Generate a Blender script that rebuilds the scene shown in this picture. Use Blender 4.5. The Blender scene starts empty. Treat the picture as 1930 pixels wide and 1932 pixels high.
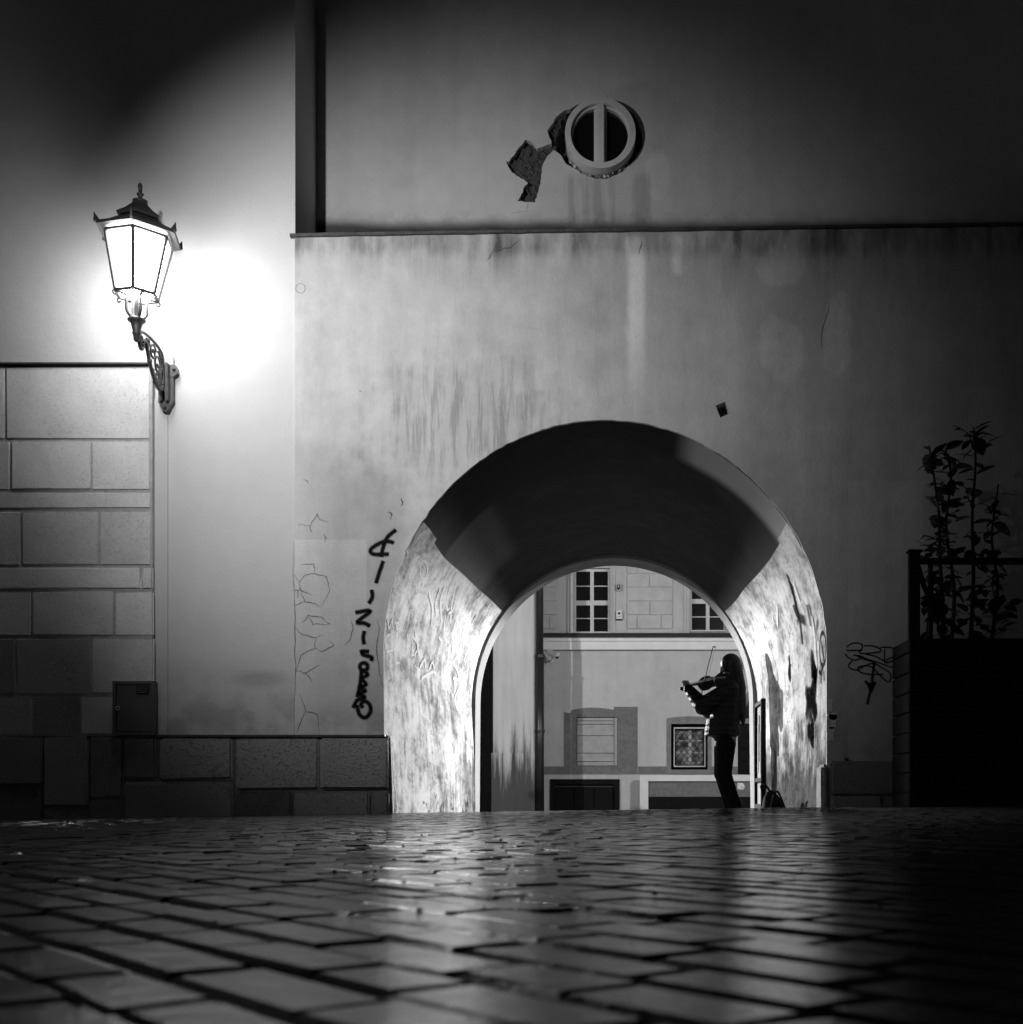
import bpy, bmesh, math, random
from mathutils import Vector, Matrix
from mathutils.geometry import tessellate_polygon

random.seed(7)
S = bpy.context.scene
COL = S.collection
R = math.radians
F, VX, VY, H = 2349.0, 1190.0, 1510.0, 0.10      # focal length in 1930-px units, vanishing point, eye height

# ------------------------------------------------------------------ camera
cam = bpy.data.cameras.new('camera')
co = bpy.data.objects.new('camera', cam); COL.objects.link(co)
co.location = (0, 0, H); co.rotation_euler = (R(90), 0, 0)
cam.sensor_width = 36.0; cam.sensor_fit = 'HORIZONTAL'
cam.lens = 36.0 * F / 1930.0
cam.shift_x = (965.0 - VX) / 1930.0
cam.shift_y = (VY - 966.0) / 1930.0
cam.clip_start = 0.02; cam.clip_end = 2000
cam.dof.use_dof = True; cam.dof.focus_distance = 9.5; cam.dof.aperture_fstop = 10.0
S.camera = co

# ------------------------------------------------------------------ night sky (colourless: the photograph is monochrome)
W = bpy.data.worlds.new('World'); S.world = W; W.use_nodes = True
nt = W.node_tree; nt.nodes.clear()
sky = nt.nodes.new('ShaderNodeTexSky'); sky.sky_type = 'NISHITA'; sky.sun_disc = False
sky.sun_elevation = R(4); sky.sun_rotation = R(200)
bw = nt.nodes.new('ShaderNodeRGBToBW'); bg = nt.nodes.new('ShaderNodeBackground'); wo = nt.nodes.new('ShaderNodeOutputWorld')
nt.links.new(sky.outputs[0], bw.inputs[0]); nt.links.new(bw.outputs[0], bg.inputs[0]); nt.links.new(bg.outputs[0], wo.inputs[0])
bg.inputs[1].default_value = 0.006
S.view_settings.view_transform = 'Standard'; S.view_settings.look = 'None'
S.view_settings.exposure = 0.0; S.view_settings.gamma = 1.0; S.view_settings.use_curve_mapping = False
S.cycles.use_denoising = True
S.cycles.max_bounces = 5; S.cycles.diffuse_bounces = 3; S.cycles.glossy_bounces = 2; S.cycles.transparent_max_bounces = 8
S.cycles.sample_clamp_indirect = 4.0
S.cycles.use_adaptive_sampling = True; S.cycles.adaptive_threshold = 0.03
LANTERN_GLOW = 39.0        # radiance of the lantern's frosted panes
FILL_W = 580.0            # unseen fill lamp added above the picture's top edge
BACK_W = (1500.0, 1500.0)    # lamps of the street behind the arch (right, left)
PASS_W = (8600.0, 8000.0)    # hidden fill lamps added behind the far wall to light the passage (right, left)

# ------------------------------------------------------------------ coordinates
def at(x, y, d):
    return Vector(((x - VX) * d / F, d, H + (VY - y) * d / F))
def px(x, d): return (x - VX) * d / F
def pz(y, d): return H + (VY - y) * d / F
def ground_z(X, Y):
    t = min(max((Y - 2.0) / 6.0, 0), 1); t = t * t * (3 - 2 * t)
    xx = min(max(X, -5), 2.2)
    q = min(max((Y - 9.15) / 1.1, 0), 1); q = q * q * (3 - 2 * q)      # the passage floor lies a little lower than the square
    return t * (0.03 + 0.0138 * xx) - 0.13 * q

# ------------------------------------------------------------------ material kit
YU = 9.60
class M:
    def __init__(s, name):
        s.mat = bpy.data.materials.new(name); s.mat.use_nodes = True
        s.t = s.mat.node_tree; s.b = s.t.nodes['Principled BSDF']
        g = s.t.nodes.new('ShaderNodeNewGeometry'); sp = s.t.nodes.new('ShaderNodeSeparateXYZ')
        s.t.links.new(g.outputs['Position'], sp.inputs[0]); s.x, s.y, s.z = sp.outputs
        s.b.inputs['Specular IOR Level'].default_value = 0.3
        s.b.inputs['Roughness'].default_value = 0.85
    def put(s, sock, v):
        if isinstance(v, (int, float)): sock.default_value = v if sock.type == 'VALUE' else (v, v, v, 1)
        else: s.t.links.new(v, sock)
    def m(s, op, a, b=None, c=None, clamp=False):
        n = s.t.nodes.new('ShaderNodeMath'); n.operation = op; n.use_clamp = clamp
        for i, v in enumerate((a, b, c)):
            if v is not None: s.put(n.inputs[i], v)
        return n.outputs[0]
    def mul(s, *a):
        r = a[0]
        for q in a[1:]: r = s.m('MULTIPLY', r, q)
        return r
    def add(s, *a):
        r = a[0]
        for q in a[1:]: r = s.m('ADD', r, q)
        return r
    def sub(s, a, b): return s.m('SUBTRACT', a, b)
    def inv(s, a): return s.m('SUBTRACT', 1.0, a)
    def ss(s, v, a, b):
        n = s.t.nodes.new('ShaderNodeMapRange'); n.interpolation_type = 'SMOOTHSTEP'
        s.put(n.inputs[0], v); n.inputs[1].default_value = a; n.inputs[2].default_value = b
        if a > b:
            n.inputs[1].default_value = b; n.inputs[2].default_value = a; n.inputs[3].default_value = 1; n.inputs[4].default_value = 0
        return n.outputs[0]
    def vec(s, sx=1, sy=1, sz=1, off=0.0):
        c = s.t.nodes.new('ShaderNodeCombineXYZ')
        s.put(c.inputs[0], s.m('MULTIPLY_ADD', s.x, sx, off)); s.put(c.inputs[1], s.mul(s.y, sy)); s.put(c.inputs[2], s.mul(s.z, sz))
        return c.outputs[0]
    def noise(s, scale, detail=4, rough=0.55, st=(1, 1, 1), off=0.0, dist=0.0):
        n = s.t.nodes.new('ShaderNodeTexNoise'); n.inputs['Scale'].default_value = scale
        n.inputs['Detail'].default_value = detail; n.inputs['Roughness'].default_value = rough; n.inputs['Distortion'].default_value = dist
        s.t.links.new(s.vec(*st, off=off), n.inputs['Vector']); return n.outputs[0]
    def obj_noise(s, scale, detail=4, rough=0.55):
        n = s.t.nodes.new('ShaderNodeTexNoise'); n.inputs['Scale'].default_value = scale; n.inputs['Detail'].default_value = detail
        n.inputs['Roughness'].default_value = rough; tc = s.t.nodes.new('ShaderNodeTexCoord')
        s.t.links.new(tc.outputs['Object'], n.inputs['Vector']); return n.outputs[0]
    def voro(s, scale, st=(1, 1, 1), feature='F1', off=0.0):
        n = s.t.nodes.new('ShaderNodeTexVoronoi'); n.feature = feature; n.inputs['Scale'].default_value = scale
        s.t.links.new(s.vec(*st, off=off), n.inputs['Vector']); return n.outputs['Distance']
    def rnd(s):
        n = s.t.nodes.new('ShaderNodeObjectInfo'); return n.outputs['Random']
    def box(s, x0, x1, z0, z1, soft=0.02, wob=None):
        X, Z = s.x, s.z
        if wob is not None: X = s.add(X, wob); Z = s.add(Z, wob)
        a = s.mul(s.ss(X, x0 - soft, x0 + soft), s.ss(X, x1 + soft, x1 - soft))
        return s.mul(a, s.ss(Z, z0 - soft, z0 + soft), s.ss(Z, z1 + soft, z1 - soft))
    def blob(s, cx, cz, rx, rz, soft=0.35, wob=None):
        dx = s.m('DIVIDE', s.sub(s.x, cx), rx); dz = s.m('DIVIDE', s.sub(s.z, cz), rz)
        d = s.m('SQRT', s.add(s.mul(dx, dx), s.mul(dz, dz)))
        if wob is not None: d = s.add(d, wob)
        return s.ss(d, 1.0, 1.0 - soft)
    def bump(s, h, dist=0.01, strength=1.0):
        n = s.t.nodes.new('ShaderNodeBump'); n.inputs['Strength'].default_value = strength; n.inputs['Distance'].default_value = dist
        s.put(n.inputs['Height'], h); s.t.links.new(n.outputs[0], s.b.inputs['Normal'])
    def col(s, v): s.put(s.b.inputs['Base Color'], v)
    def rough(s, v): s.put(s.b.inputs['Roughness'], v)
    def vary(s, base, *terms):
        r = 1.0
        f = None
        for n, a in terms:
            t = s.mul(s.sub(n, 0.5), a); f = t if f is None else s.add(f, t)
        return s.mul(base, s.add(1.0, f))

MAT = {}
def simple(key, base, rough=0.6, var=0.3, scale=20, bump=0.0, bscale=120, metal=0.0, spec=0.4):
    k = M(key); k.col(k.vary(base, (k.noise(scale, 4), var * 2))); k.rough(rough)
    k.b.inputs['Metallic'].default_value = metal; k.b.inputs['Specular IOR Level'].default_value = spec
    if bump: k.bump(k.noise(bscale, 5), bump)
    MAT[key] = k.mat; return k

# plaster of the gate building, lower storey
k = M('gate_plaster')
n1, n2, n3 = k.noise(0.9, 5, 0.6), k.noise(6, 5, 0.6), k.noise(45, 4, 0.7)
streak = k.noise(5.5, 4, 0.6, (1.0, 1.0, 0.07), 3.1); fine = k.noise(22, 4, 0.65, (1.0, 1.0, 0.10), 9.0)
v = k.vary(0.50, (n1, 0.55), (n2, 0.35), (n3, 0.12), (streak, 0.35), (k.noise(2.4, 6, .7, (1, 1, .6), 17.), .5))
below = k.ss(k.z, 3.62, 4.12)                                     # dirt washed down from the ledge
dirt = k.mul(below, k.ss(k.add(k.mul(streak, .6), k.mul(n1, .5)), 0.42, 0.78), 1.3)
dirt = k.add(dirt, k.mul(k.ss(k.z, 3.98, 4.10), k.ss(k.noise(9, 4, 0.6, (1, 1, 0.3)), 0.35, 0.6), 0.55))
brush = k.mul(k.blob(px(880, 9), pz(790, 9), 0.95, 0.62, 0.7, k.mul(k.sub(n2, 0.5), 0.9)), k.ss(fine, 0.42, 0.62))
low = k.mul(k.ss(k.z, 0.95, 0.5), k.ss(n2, 0.35, 0.65))
graff = k.mul(k.box(px(600, 9), px(760, 9), pz(1385, 9), pz(880, 9), 0.18, k.mul(k.sub(n2, 0.5), 0.3)), 0.24)
dark = k.add(k.mul(dirt, 0.55), k.mul(brush, 0.34), k.mul(low, 0.25), graff)
v = k.mul(v, k.m('MAXIMUM', k.inv(dark), 0.15))
wb = k.mul(k.sub(k.noise(3, 4, .6, off=50.), 0.5), 1.3)
run = k.mul(k.box(px(1185, 9), px(1216, 9), pz(740, 9), pz(448, 9), 0.03, k.mul(k.sub(n2, .5), .05)), k.ss(k.z, pz(800, 9), pz(560, 9)))
run2 = k.mul(k.box(px(1268, 9), px(1284, 9), pz(520, 9), pz(448, 9), 0.03, k.mul(k.sub(n2, .5), .05)), 0.8)
pat = k.add(k.blob(px(1475, 9), pz(500, 9), 0.20, 0.20, 0.35, wb), k.blob(px(1475, 9), pz(660, 9), 0.19, 0.32, 0.35, wb), k.blob(px(1580, 9), pz(640, 9), 0.13, 0.33, 0.35, wb))
v = k.mul(v, k.add(1.0, k.mul(k.add(run, run2), 0.65), k.mul(pat, 0.22)))
patch = k.box(px(556, 9), px(692, 9), 0.3, pz(1019, 9), 0.004)
v = k.mul(v, k.add(1.0, k.mul(patch, 0.16)))
patch2 = k.box(px(1600, 9), px(1740, 9), pz(1500, 9), pz(908, 9), 0.01)
v = k.mul(v, k.add(1.0, k.mul(patch2, 0.12)))
k.col(v); k.rough(0.9)
k.bump(k.add(k.mul(n3, 0.4), k.mul(n2, 0.9), k.mul(k.noise(140, 3), 0.25), k.mul(fine, 0.25)), 0.006)
MAT['gate_plaster'] = k.mat

# plaster of the upper storey
k = M('upper_plaster')
n1, n2, n3 = k.noise(1.1, 5, 0.6, off=4), k.noise(7, 5, 0.6), k.noise(50, 4, 0.7)
streak = k.noise(6.5, 4, 0.6, (1.0, 1.0, 0.06), 1.0)
v = k.vary(0.50, (n1, 0.45), (n2, 0.25), (n3, 0.10), (streak, 0.25))
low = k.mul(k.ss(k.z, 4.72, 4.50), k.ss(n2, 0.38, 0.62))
band = k.ss(k.add(k.z, k.mul(k.sub(k.noise(3.5, 5, .6), .5), .10)), 4.60, 4.50)  # ledge's shadow painted into the colour, together with dirt
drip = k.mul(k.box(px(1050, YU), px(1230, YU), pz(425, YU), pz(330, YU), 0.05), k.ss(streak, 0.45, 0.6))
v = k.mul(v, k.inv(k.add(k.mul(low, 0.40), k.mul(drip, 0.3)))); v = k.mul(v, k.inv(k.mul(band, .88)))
flake = k.blob(px(1240, YU), pz(330, YU), 0.10, 0.21, 0.12, k.mul(k.sub(n1, .5), 1.2))
v = k.mul(v, k.add(1.0, k.mul(flake, 0.10)))
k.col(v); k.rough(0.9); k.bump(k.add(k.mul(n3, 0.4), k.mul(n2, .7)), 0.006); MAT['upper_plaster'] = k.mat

# smooth painted plaster of the left building
k = M('left_plaster')
n1, n2, n3 = k.noise(1.0, 5, 0.6, off=8), k.noise(5, 5, 0.6), k.noise(60, 3, 0.6)
v = k.vary(0.53, (n1, 0.18), (n2, 0.12), (n3, 0.06))
low = k.mul(k.ss(k.z, 1.25, 0.55), k.ss(n2, 0.40, 0.62)); sm = k.mul(k.blob(px(490, 9), pz(1280, 9), 0.28, 0.09, 0.8, k.mul(k.sub(n2, .5), 1.2)), 0.25)
v = k.mul(v, k.inv(k.add(k.mul(low, 0.32), sm)))
k.col(v); k.rough(0.88); k.bump(k.add(k.mul(n3, 0.35), n2), 0.006); MAT['left_plaster'] = k.mat

def stone_mat(key, base, var=0.5, bump=0.035, pit=.45):
    k = M(key)
    ro = k.mul(k.rnd(), 37.0); n2, n3, vr = k.noise(5, 5, 0.65, off=ro), k.noise(75, 8, 0.8, (1, 1, 1.3), ro), k.voro(45, off=ro)
    pits = k.ss(k.noise(60, 4, 0.7, (0.9, 1, 1.4), 5.0), 0.56, 0.66)
    v = k.vary(base, (n2, 0.45), (n3, 0.5), (k.rnd(), var))
    v = k.mul(v, k.inv(k.mul(pits, pit)))
    k.col(v); k.rough(0.85); k.bump(k.add(k.mul(n3, 0.9), k.mul(pits, -0.35), k.mul(n2, 0.6), k.mul(vr, 0.3)), bump); MAT[key] = k.mat
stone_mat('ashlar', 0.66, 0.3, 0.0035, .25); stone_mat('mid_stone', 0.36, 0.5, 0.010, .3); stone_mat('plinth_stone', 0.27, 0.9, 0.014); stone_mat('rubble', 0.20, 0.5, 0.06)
simple('pale_mortar', 0.42, 0.95, 0.4, 30, 0.004)
simple('mortar', 0.16, 0.95, 0.4, 30, 0.01)

# passage plaster: many coats of paint, scrubbed and scribbled over
k = M('passage_plaster'); k.b.inputs['Specular IOR Level'].default_value = 0.02
n1, n2 = k.noise(1.6, 5, 0.6), k.noise(7, 5, 0.6)
s1 = k.noise(7, 6, 0.72, (.6, .30, 0.28), 2.0); s2 = k.noise(26, 5, 0.75, (.6, .35, 0.14), 6.0); s3 = k.noise(3.0, 3, 0.5, (1, 1, 0.25), 12.0)
mixv = k.add(k.mul(s1, 0.35), k.mul(s2, 0.25), k.mul(s3, 0.20), k.mul(n1, 0.20), k.mul(k.noise(5, 7, 0.78, (.6, .22, 0.75), 40.0), 0.55))
v = k.m('MULTIPLY_ADD', k.ss(mixv, 0.64, 0.87), 0.58, 0.15)
lines = k.ss(k.m('ABSOLUTE', k.sub(k.noise(4.2, 2, 0.5, (1, 1, 0.45), 20.0, 1.6), 0.5)), 0.016, 0.004)
lmask = k.mul(lines, k.ss(k.z, 0.9, 1.25), k.ss(k.z, 2.3, 1.9), k.ss(n2, 0.38, 0.55))
v = k.add(v, k.mul(lmask, 0.08))
dk = k.mul(k.ss(s1, 0.55, 0.66), k.ss(s3, 0.46, 0.60), 0.6)
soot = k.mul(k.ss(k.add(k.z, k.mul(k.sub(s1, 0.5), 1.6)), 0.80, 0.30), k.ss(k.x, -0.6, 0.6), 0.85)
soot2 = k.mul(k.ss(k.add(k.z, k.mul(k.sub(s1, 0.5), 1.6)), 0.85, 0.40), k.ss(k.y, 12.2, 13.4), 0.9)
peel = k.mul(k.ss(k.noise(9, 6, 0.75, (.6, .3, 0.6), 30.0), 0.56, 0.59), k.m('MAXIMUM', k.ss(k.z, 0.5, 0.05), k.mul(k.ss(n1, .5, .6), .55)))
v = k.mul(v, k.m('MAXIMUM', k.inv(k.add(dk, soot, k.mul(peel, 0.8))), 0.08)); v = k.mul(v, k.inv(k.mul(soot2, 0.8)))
tone_edge = k.add(2.085, k.mul(k.m('MAXIMUM', k.sub(k.y, 10.2), 0.0), 0.035), k.mul(k.ss(k.y, 9.62, 9.60), 0.03))   # pale below a straight edge, near-black above
upper_tone = k.vary(0.032, (n1, 1.2), (s1, 0.4), (n2, 0.8))
quad = k.mul(k.ss(k.y, 10.10, 10.25), k.ss(k.y, 12.5, 11.9), k.ss(k.z, 2.58, 2.44), k.ss(k.x, -0.4, -0.5))   # greyer patch on the left haunch
upper_tone = k.add(upper_tone, k.mul(quad, 0.055))
lit_reveal = k.mul(k.ss(k.y, 9.75, 9.45), k.ss(k.x, 0.3, 0.5), 0.30)                          # lantern light on the right front edge, painted in as a paler tone
upper_tone = k.add(upper_tone, lit_reveal)
ab = k.ss(k.sub(k.z, tone_edge), -0.004, 0.004)
v = k.add(k.mul(v, k.inv(ab)), k.mul(upper_tone, ab))
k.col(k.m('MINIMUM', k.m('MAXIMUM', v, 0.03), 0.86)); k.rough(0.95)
k.bump(k.add(k.mul(s1, 0.6), k.mul(s2, 0.3), k.mul(peel, -1.2), k.mul(n2, .6)), 0.0035); MAT['passage_plaster'] = k.mat

# wet setts
def wet(key, base, r0, r1):
    k = M(key)
    n1, n2, n3 = k.noise(3.0, 4, 0.6), k.noise(28, 5, 0.65), k.noise(160, 4, 0.7)
    k.col(k.vary(base, (k.rnd(), 0.8), (n1, 0.6), (n2, 0.8)))
    rr = k.add(r0, k.mul(k.ss(k.add(k.mul(n2, 0.6), k.mul(n1, 0.4)), 0.36, 0.62), r1 - r0)); k.rough(rr)
    k.b.inputs['Specular IOR Level'].default_value = 0.55
    k.bump(k.add(k.mul(n2, 1.0), k.mul(k.noise(75, 5, .7), .7), k.mul(n3, 0.35)), 0.0008); MAT[key] = k.mat
wet('wet_sett', 0.025, 0.06, 0.19); wet('wet_joint', 0.02, 0.12, 0.36)

simple('far_plaster', 0.13, 0.9, 0.4, 5, 0.006, 40)
simple('iron', 0.045, 0.42, 0.5, 40, 0.002, 200, 0.0, 0.6)
simple('iron_roof', 0.02, 0.55, 0.4, 30, 0.0)
simple('cabinet_paint', 0.11, 0.5, 0.3, 8, 0.001)
simple('dark_metal', 0.03, 0.45, 0.3, 30)
simple('steel', 0.45, 0.35, 0.2, 30, metal=0.8)
simple('white_paint', 0.72, 0.5, 0.12, 15)
simple('window_paint', 0.55, 0.55, 0.2, 12)
k = M('back_plaster'); n1, n2, st = k.noise(.9, 5, .65), k.noise(5, 5, .65), k.noise(5, 4, .6, (1, 1, .08), 3)
k.col(k.vary(0.50, (n1, .5), (n2, .25), (st, .3), (k.noise(60, 3), .12))); k.bump(k.add(n2, k.mul(k.noise(50, 4), .4)), .012); MAT['back_plaster'] = k.mat
k = M('back_upper'); k.col(k.vary(0.48, (k.noise(1.2, 5, .65), .5), (k.noise(7, 5, .65, (1, 1, .3)), .35))); k.bump(k.noise(40, 5), .006); MAT['back_upper'] = k.mat
simple('back_stone', 0.47, 0.9, 0.25, 4, 0.006, 40)
simple('grey_render', 0.17, 0.92, 0.5, 14, 0.006, 90)
simple('sand_stone', 0.20, 0.9, 0.4, 10, 0.006, 70)
simple('board', 0.36, 0.8, 0.25, 8, 0.003, 60)
simple('dark_wood', 0.010, 0.8, 0.5, 12, spec=0.06)
simple('void', 0.006, 0.9, 0.2, 5)
simple('roof_tile', 0.035, 0.8, 0.4, 20)
simple('white_band', 0.74, 0.7, 0.12, 5)
simple('pipe', 0.022, 0.35, 0.4, 15)
simple('paint_black', 0.008, 0.6, 0.3, 60)
simple('paint_white', 0.85, 0.6, 0.1, 60)
simple('cloth_dark', 0.008, 0.9, 0.4, 50, 0.003, 300, spec=0.03)
simple('trousers', 0.004, 0.95, 0.4, 60, spec=0.0)
simple('skin', 0.10, 0.8, 0.15, 40, spec=0.05)
simple('violin_wood', 0.012, 0.55, 0.4, 25, spec=0.03)
simple('bow_wood', 0.008, 0.6, 0.3, 25, spec=0.1)
simple('bow_hair', 0.5, 0.6, 0.1, 25)
simple('bag_cloth', 0.008, 0.9, 0.4, 40, spec=0.03)
simple('leaf_green', 0.05, 0.35, 0.7, 30, 0.0, spec=0.5)
simple('stem_brown', 0.03, 0.85, 0.4, 40)
simple('planter_wood', 0.007, 0.7, 0.5, 14, 0.004, 60)
simple('soil', 0.02, 0.95, 0.4, 40)
simple('dead_leaf', 0.03, 0.6, 0.4, 80)
simple('coping', 0.05, 0.55, 0.7, 18, 0.006, 50)
k = M('pier_plaster')                                            # pier in the street behind: streaked, black towards its foot
s1 = k.noise(9, 5, 0.65, (1, 1, 0.07)); n1 = k.noise(1.2, 4)
v = k.vary(0.50, (s1, 0.5), (n1, 0.4)); st = k.ss(k.add(k.z, k.mul(k.sub(s1, 0.5), 3.0)), 1.35, 0.4)
k.col(k.mul(v, k.inv(k.mul(st, 0.86)))); k.bump(s1, 0.005); MAT['pier_plaster'] = k.mat
k = M('hair'); k.b.inputs['Specular IOR Level'].default_value = 0.03; k.col(k.vary(0.010, (k.noise(60, 3, 0.6, (1, 1, 0.06)), 1.2))); k.rough(0.45); k.bump(k.noise(120, 3, 0.6, (1, 1, 0.05)), 0.004); MAT['hair'] = k.mat
k = M('jacket'); q = k.m('SINE', k.mul(k.add(k.z, k.mul(k.noise(9, 2), 0.03)), 105)); k.col(0.005); k.rough(0.6); k.b.inputs['Specular IOR Level'].default_value = 0.05
k.bump(k.add(k.mul(q, 0.35), k.noise(22, 4)), 0.012); MAT['jacket'] = k.mat
k = M('window_glass'); k.col(0.006); k.rough(0.04); k.b.inputs['Specular IOR Level'].default_value = 0.5; k.bump(k.noise(3, 2), 0.003); MAT['window_glass'] = k.mat
k = M('lattice_glass'); k.col(k.m('MULTIPLY_ADD', k.ss(k.noise(7, 3, 0.6), 0.35, 0.65), 0.32, 0.03)); k.rough(0.2); MAT['lattice_glass'] = k.mat

def soft_paint(key, base, edge=0.35, hard=0.9, grain=0.25):      # spray paint / marker / hairline: fades at the stroke's edges
    k = M(key); k.col(base); k.rough(1.0); k.b.inputs['Specular IOR Level'].default_value = 0.0
    uv = k.t.nodes.new('ShaderNodeUVMap'); sp = k.t.nodes.new('ShaderNodeSeparateXYZ'); k.t.links.new(uv.outputs[0], sp.inputs[0])
    c = k.m('ABSOLUTE', k.sub(k.mul(sp.outputs[1], 2.0), 1.0))
    a = k.mul(k.ss(k.add(c, k.mul(k.sub(k.noise(90, 4, 0.7), 0.5), grain)), 1.0, 1.0 - edge), hard)
    k.put(k.b.inputs['Alpha'], a); MAT[key] = k.mat
soft_paint('spray_black', 0.010, 0.75, 0.97); soft_paint('marker_black', 0.012, 0.4, 0.85); soft_paint('crack_dark', 0.04, 0.9, 0.62, 1.1)
soft_paint('marker_white', 0.88, 0.5, 0.8, 0.6); soft_paint('faint_black', 0.03, 0.6, 0.75, 0.4)

k = M('lantern_glass'); k.col(0.8); k.b.inputs['Emission Color'].default_value = (1, 1, 1, 1)
k.b.inputs['Emission Strength'].default_value = LANTERN_GLOW; MAT['lantern_glass'] = k.mat
k = M('clear_glass'); tr = k.t.nodes.new('ShaderNodeBsdfTransparent'); mx = k.t.nodes.new('ShaderNodeMixShader'); mx.inputs[0].default_value = 0.08
k.t.links.new(tr.outputs[0], mx.inputs[1]); k.t.links.new(k.b.outputs[0], mx.inputs[2]); k.b.inputs['Roughness'].default_value = 0.1
k.t.links.new(mx.outputs[0], k.t.nodes['Material Output'].inputs[0]); MAT['clear_glass'] = k.mat
k = M('bulb'); k.b.inputs['Emission Color'].default_value = (1, 1, 1, 1); k.b.inputs['Emission Strength'].default_value = 40; MAT['bulb'] = k.mat

# ------------------------------------------------------------------ mesh kit (world coordinates)
class MB:
    def __init__(s): s.v, s.f, s.uv = [], [], {}
    def quad_uv(s, fi, uvs): s.uv[fi] = uvs
    def add(s, vs, fs):
        o = len(s.v); s.v += [tuple(q) for q in vs]; s.f += [tuple(i + o for i in f) for f in fs]; return s
    def box(s, x0, x1, y0, y1, z0, z1, bev=0.0):
        if bev <= 0:
            vs = [(x, y, z) for x in (x0, x1) for y in (y0, y1) for z in (z0, z1)]
            return s.add(vs, [(0, 1, 3, 2), (4, 6, 7, 5), (0, 4, 5, 1), (2, 3, 7, 6), (0, 2, 6, 4), (1, 5, 7, 3)])
        bm = bmesh.new(); bmesh.ops.create_cube(bm, size=1)
        for q in bm.verts: q.co = Vector(((x0 + x1) / 2 + q.co.x * (x1 - x0), (y0 + y1) / 2 + q.co.y * (y1 - y0), (z0 + z1) / 2 + q.co.z * (z1 - z0)))
        bmesh.ops.bevel(bm, geom=bm.edges[:], offset=min(bev, 0.45 * min(x1 - x0, y1 - y0, z1 - z0)), segments=2, affect='EDGES')
        bm.verts.index_update(); s.add([q.co for q in bm.verts], [[q.index for q in f.verts] for f in bm.faces]); bm.free(); return s
    def prism(s, poly, y0, y1, holes=(), back=True):            # polygon in x,z swept along y
        loops = [list(poly)] + [list(h) for h in holes]
        flat = [p for l in loops for p in l]; n = len(flat)
        tri = tessellate_polygon([[Vector((p[0], p[1], 0)) for p in l] for l in loops])
        vs = [(p[0], y0, p[1]) for p in flat] + [(p[0], y1, p[1]) for p in flat]
        fs = [tuple(t) for t in tri] + ([tuple(i + n for i in reversed(t)) for t in tri] if back else [])
        o = 0
        for l in loops:
            for i in range(len(l)): a, b = o + i, o + (i + 1) % len(l); fs.append((a, b, b + n, a + n))
            o += len(l)
        return s.add(vs, fs)
    def tube(s, pts, r, seg=8, cap=True, flat=1.0):
        pts = [Vector(p) for p in pts]; rs = r if isinstance(r, (list, tuple)) else [r] * len(pts)
        vs, fs, up = [], [], None
        for i, p in enumerate(pts):
            t = (pts[min(i + 1, len(pts) - 1)] - pts[max(i - 1, 0)]).normalized()
            if up is None: up = t.orthogonal().normalized()
            up = (up - t * up.dot(t)); up = up.normalized() if up.length > 1e-6 else t.orthogonal().normalized()
            w = t.cross(up)
            for j in range(seg):
                a = 2 * math.pi * j / seg; vs.append(p + (up * math.cos(a) + w * math.sin(a) * flat) * rs[i])
        for i in range(len(pts) - 1):
            for j in range(seg): fs.append((i * seg + j, i * seg + (j + 1) % seg, (i + 1) * seg + (j + 1) % seg, (i + 1) * seg + j))
        if cap: fs.append(tuple(range(seg))[::-1]); fs.append(tuple((len(pts) - 1) * seg + j for j in range(seg)))
        return s.add(vs, fs)
    def lathe(s, c, prof, seg=16, rot=0.0, mat=None):
        vs, fs = [], []
        for r, z in prof:
            for j in range(seg):
                a = rot + 2 * math.pi * j / seg; q = Vector((r * math.cos(a), r * math.sin(a), z)); q = mat @ q if mat else q; vs.append(q + Vector(c))
        for i in range(len(prof) - 1):
            for j in range(seg): fs.append((i * seg + j, i * seg + (j + 1) % seg, (i + 1) * seg + (j + 1) % seg, (i + 1) * seg + j))
        fs.append(tuple(range(seg))[::-1]); fs.append(tuple((len(prof) - 1) * seg + j for j in range(seg)))
        return s.add(vs, fs)
    def ball(s, c, r, seg=12, ring=8, sc=(1, 1, 1)):
        prof = [(max(r * math.sin(math.pi * i / ring), 1e-4), -r * math.cos(math.pi * i / ring)) for i in range(ring + 1)]
        m = Matrix.Diagonal(sc); return s.lathe(c, prof, seg, 0, m)
    def ribbon(s, pts, w, nrm, taper=False):                     # painted stroke lying on a surface; v runs across it
        pts = [Vector(p) for p in pts]; o = len(s.v); n = len(pts)
        for i, p in enumerate(pts):
            t = pts[min(i + 1, n - 1)] - pts[max(i - 1, 0)]
            nn = nrm[i] if isinstance(nrm, list) else nrm
            q = Vector(nn).cross(t); q = q.normalized() if q.length > 1e-9 else Vector((1, 0, 0))
            ww = w * (1 - 0.7 * abs(2 * i / max(n - 1, 1) - 1)) if taper else w
            s.v.append(tuple(p + q * ww / 2)); s.v.append(tuple(p - q * ww / 2))
        for i in range(n - 1):
            s.uv[len(s.f)] = [(0, 0), (0, 1), (1, 1), (1, 0)]; s.f.append((o + 2 * i, o + 2 * i + 1, o + 2 * i + 3, o + 2 * i + 2))
        return s
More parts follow.
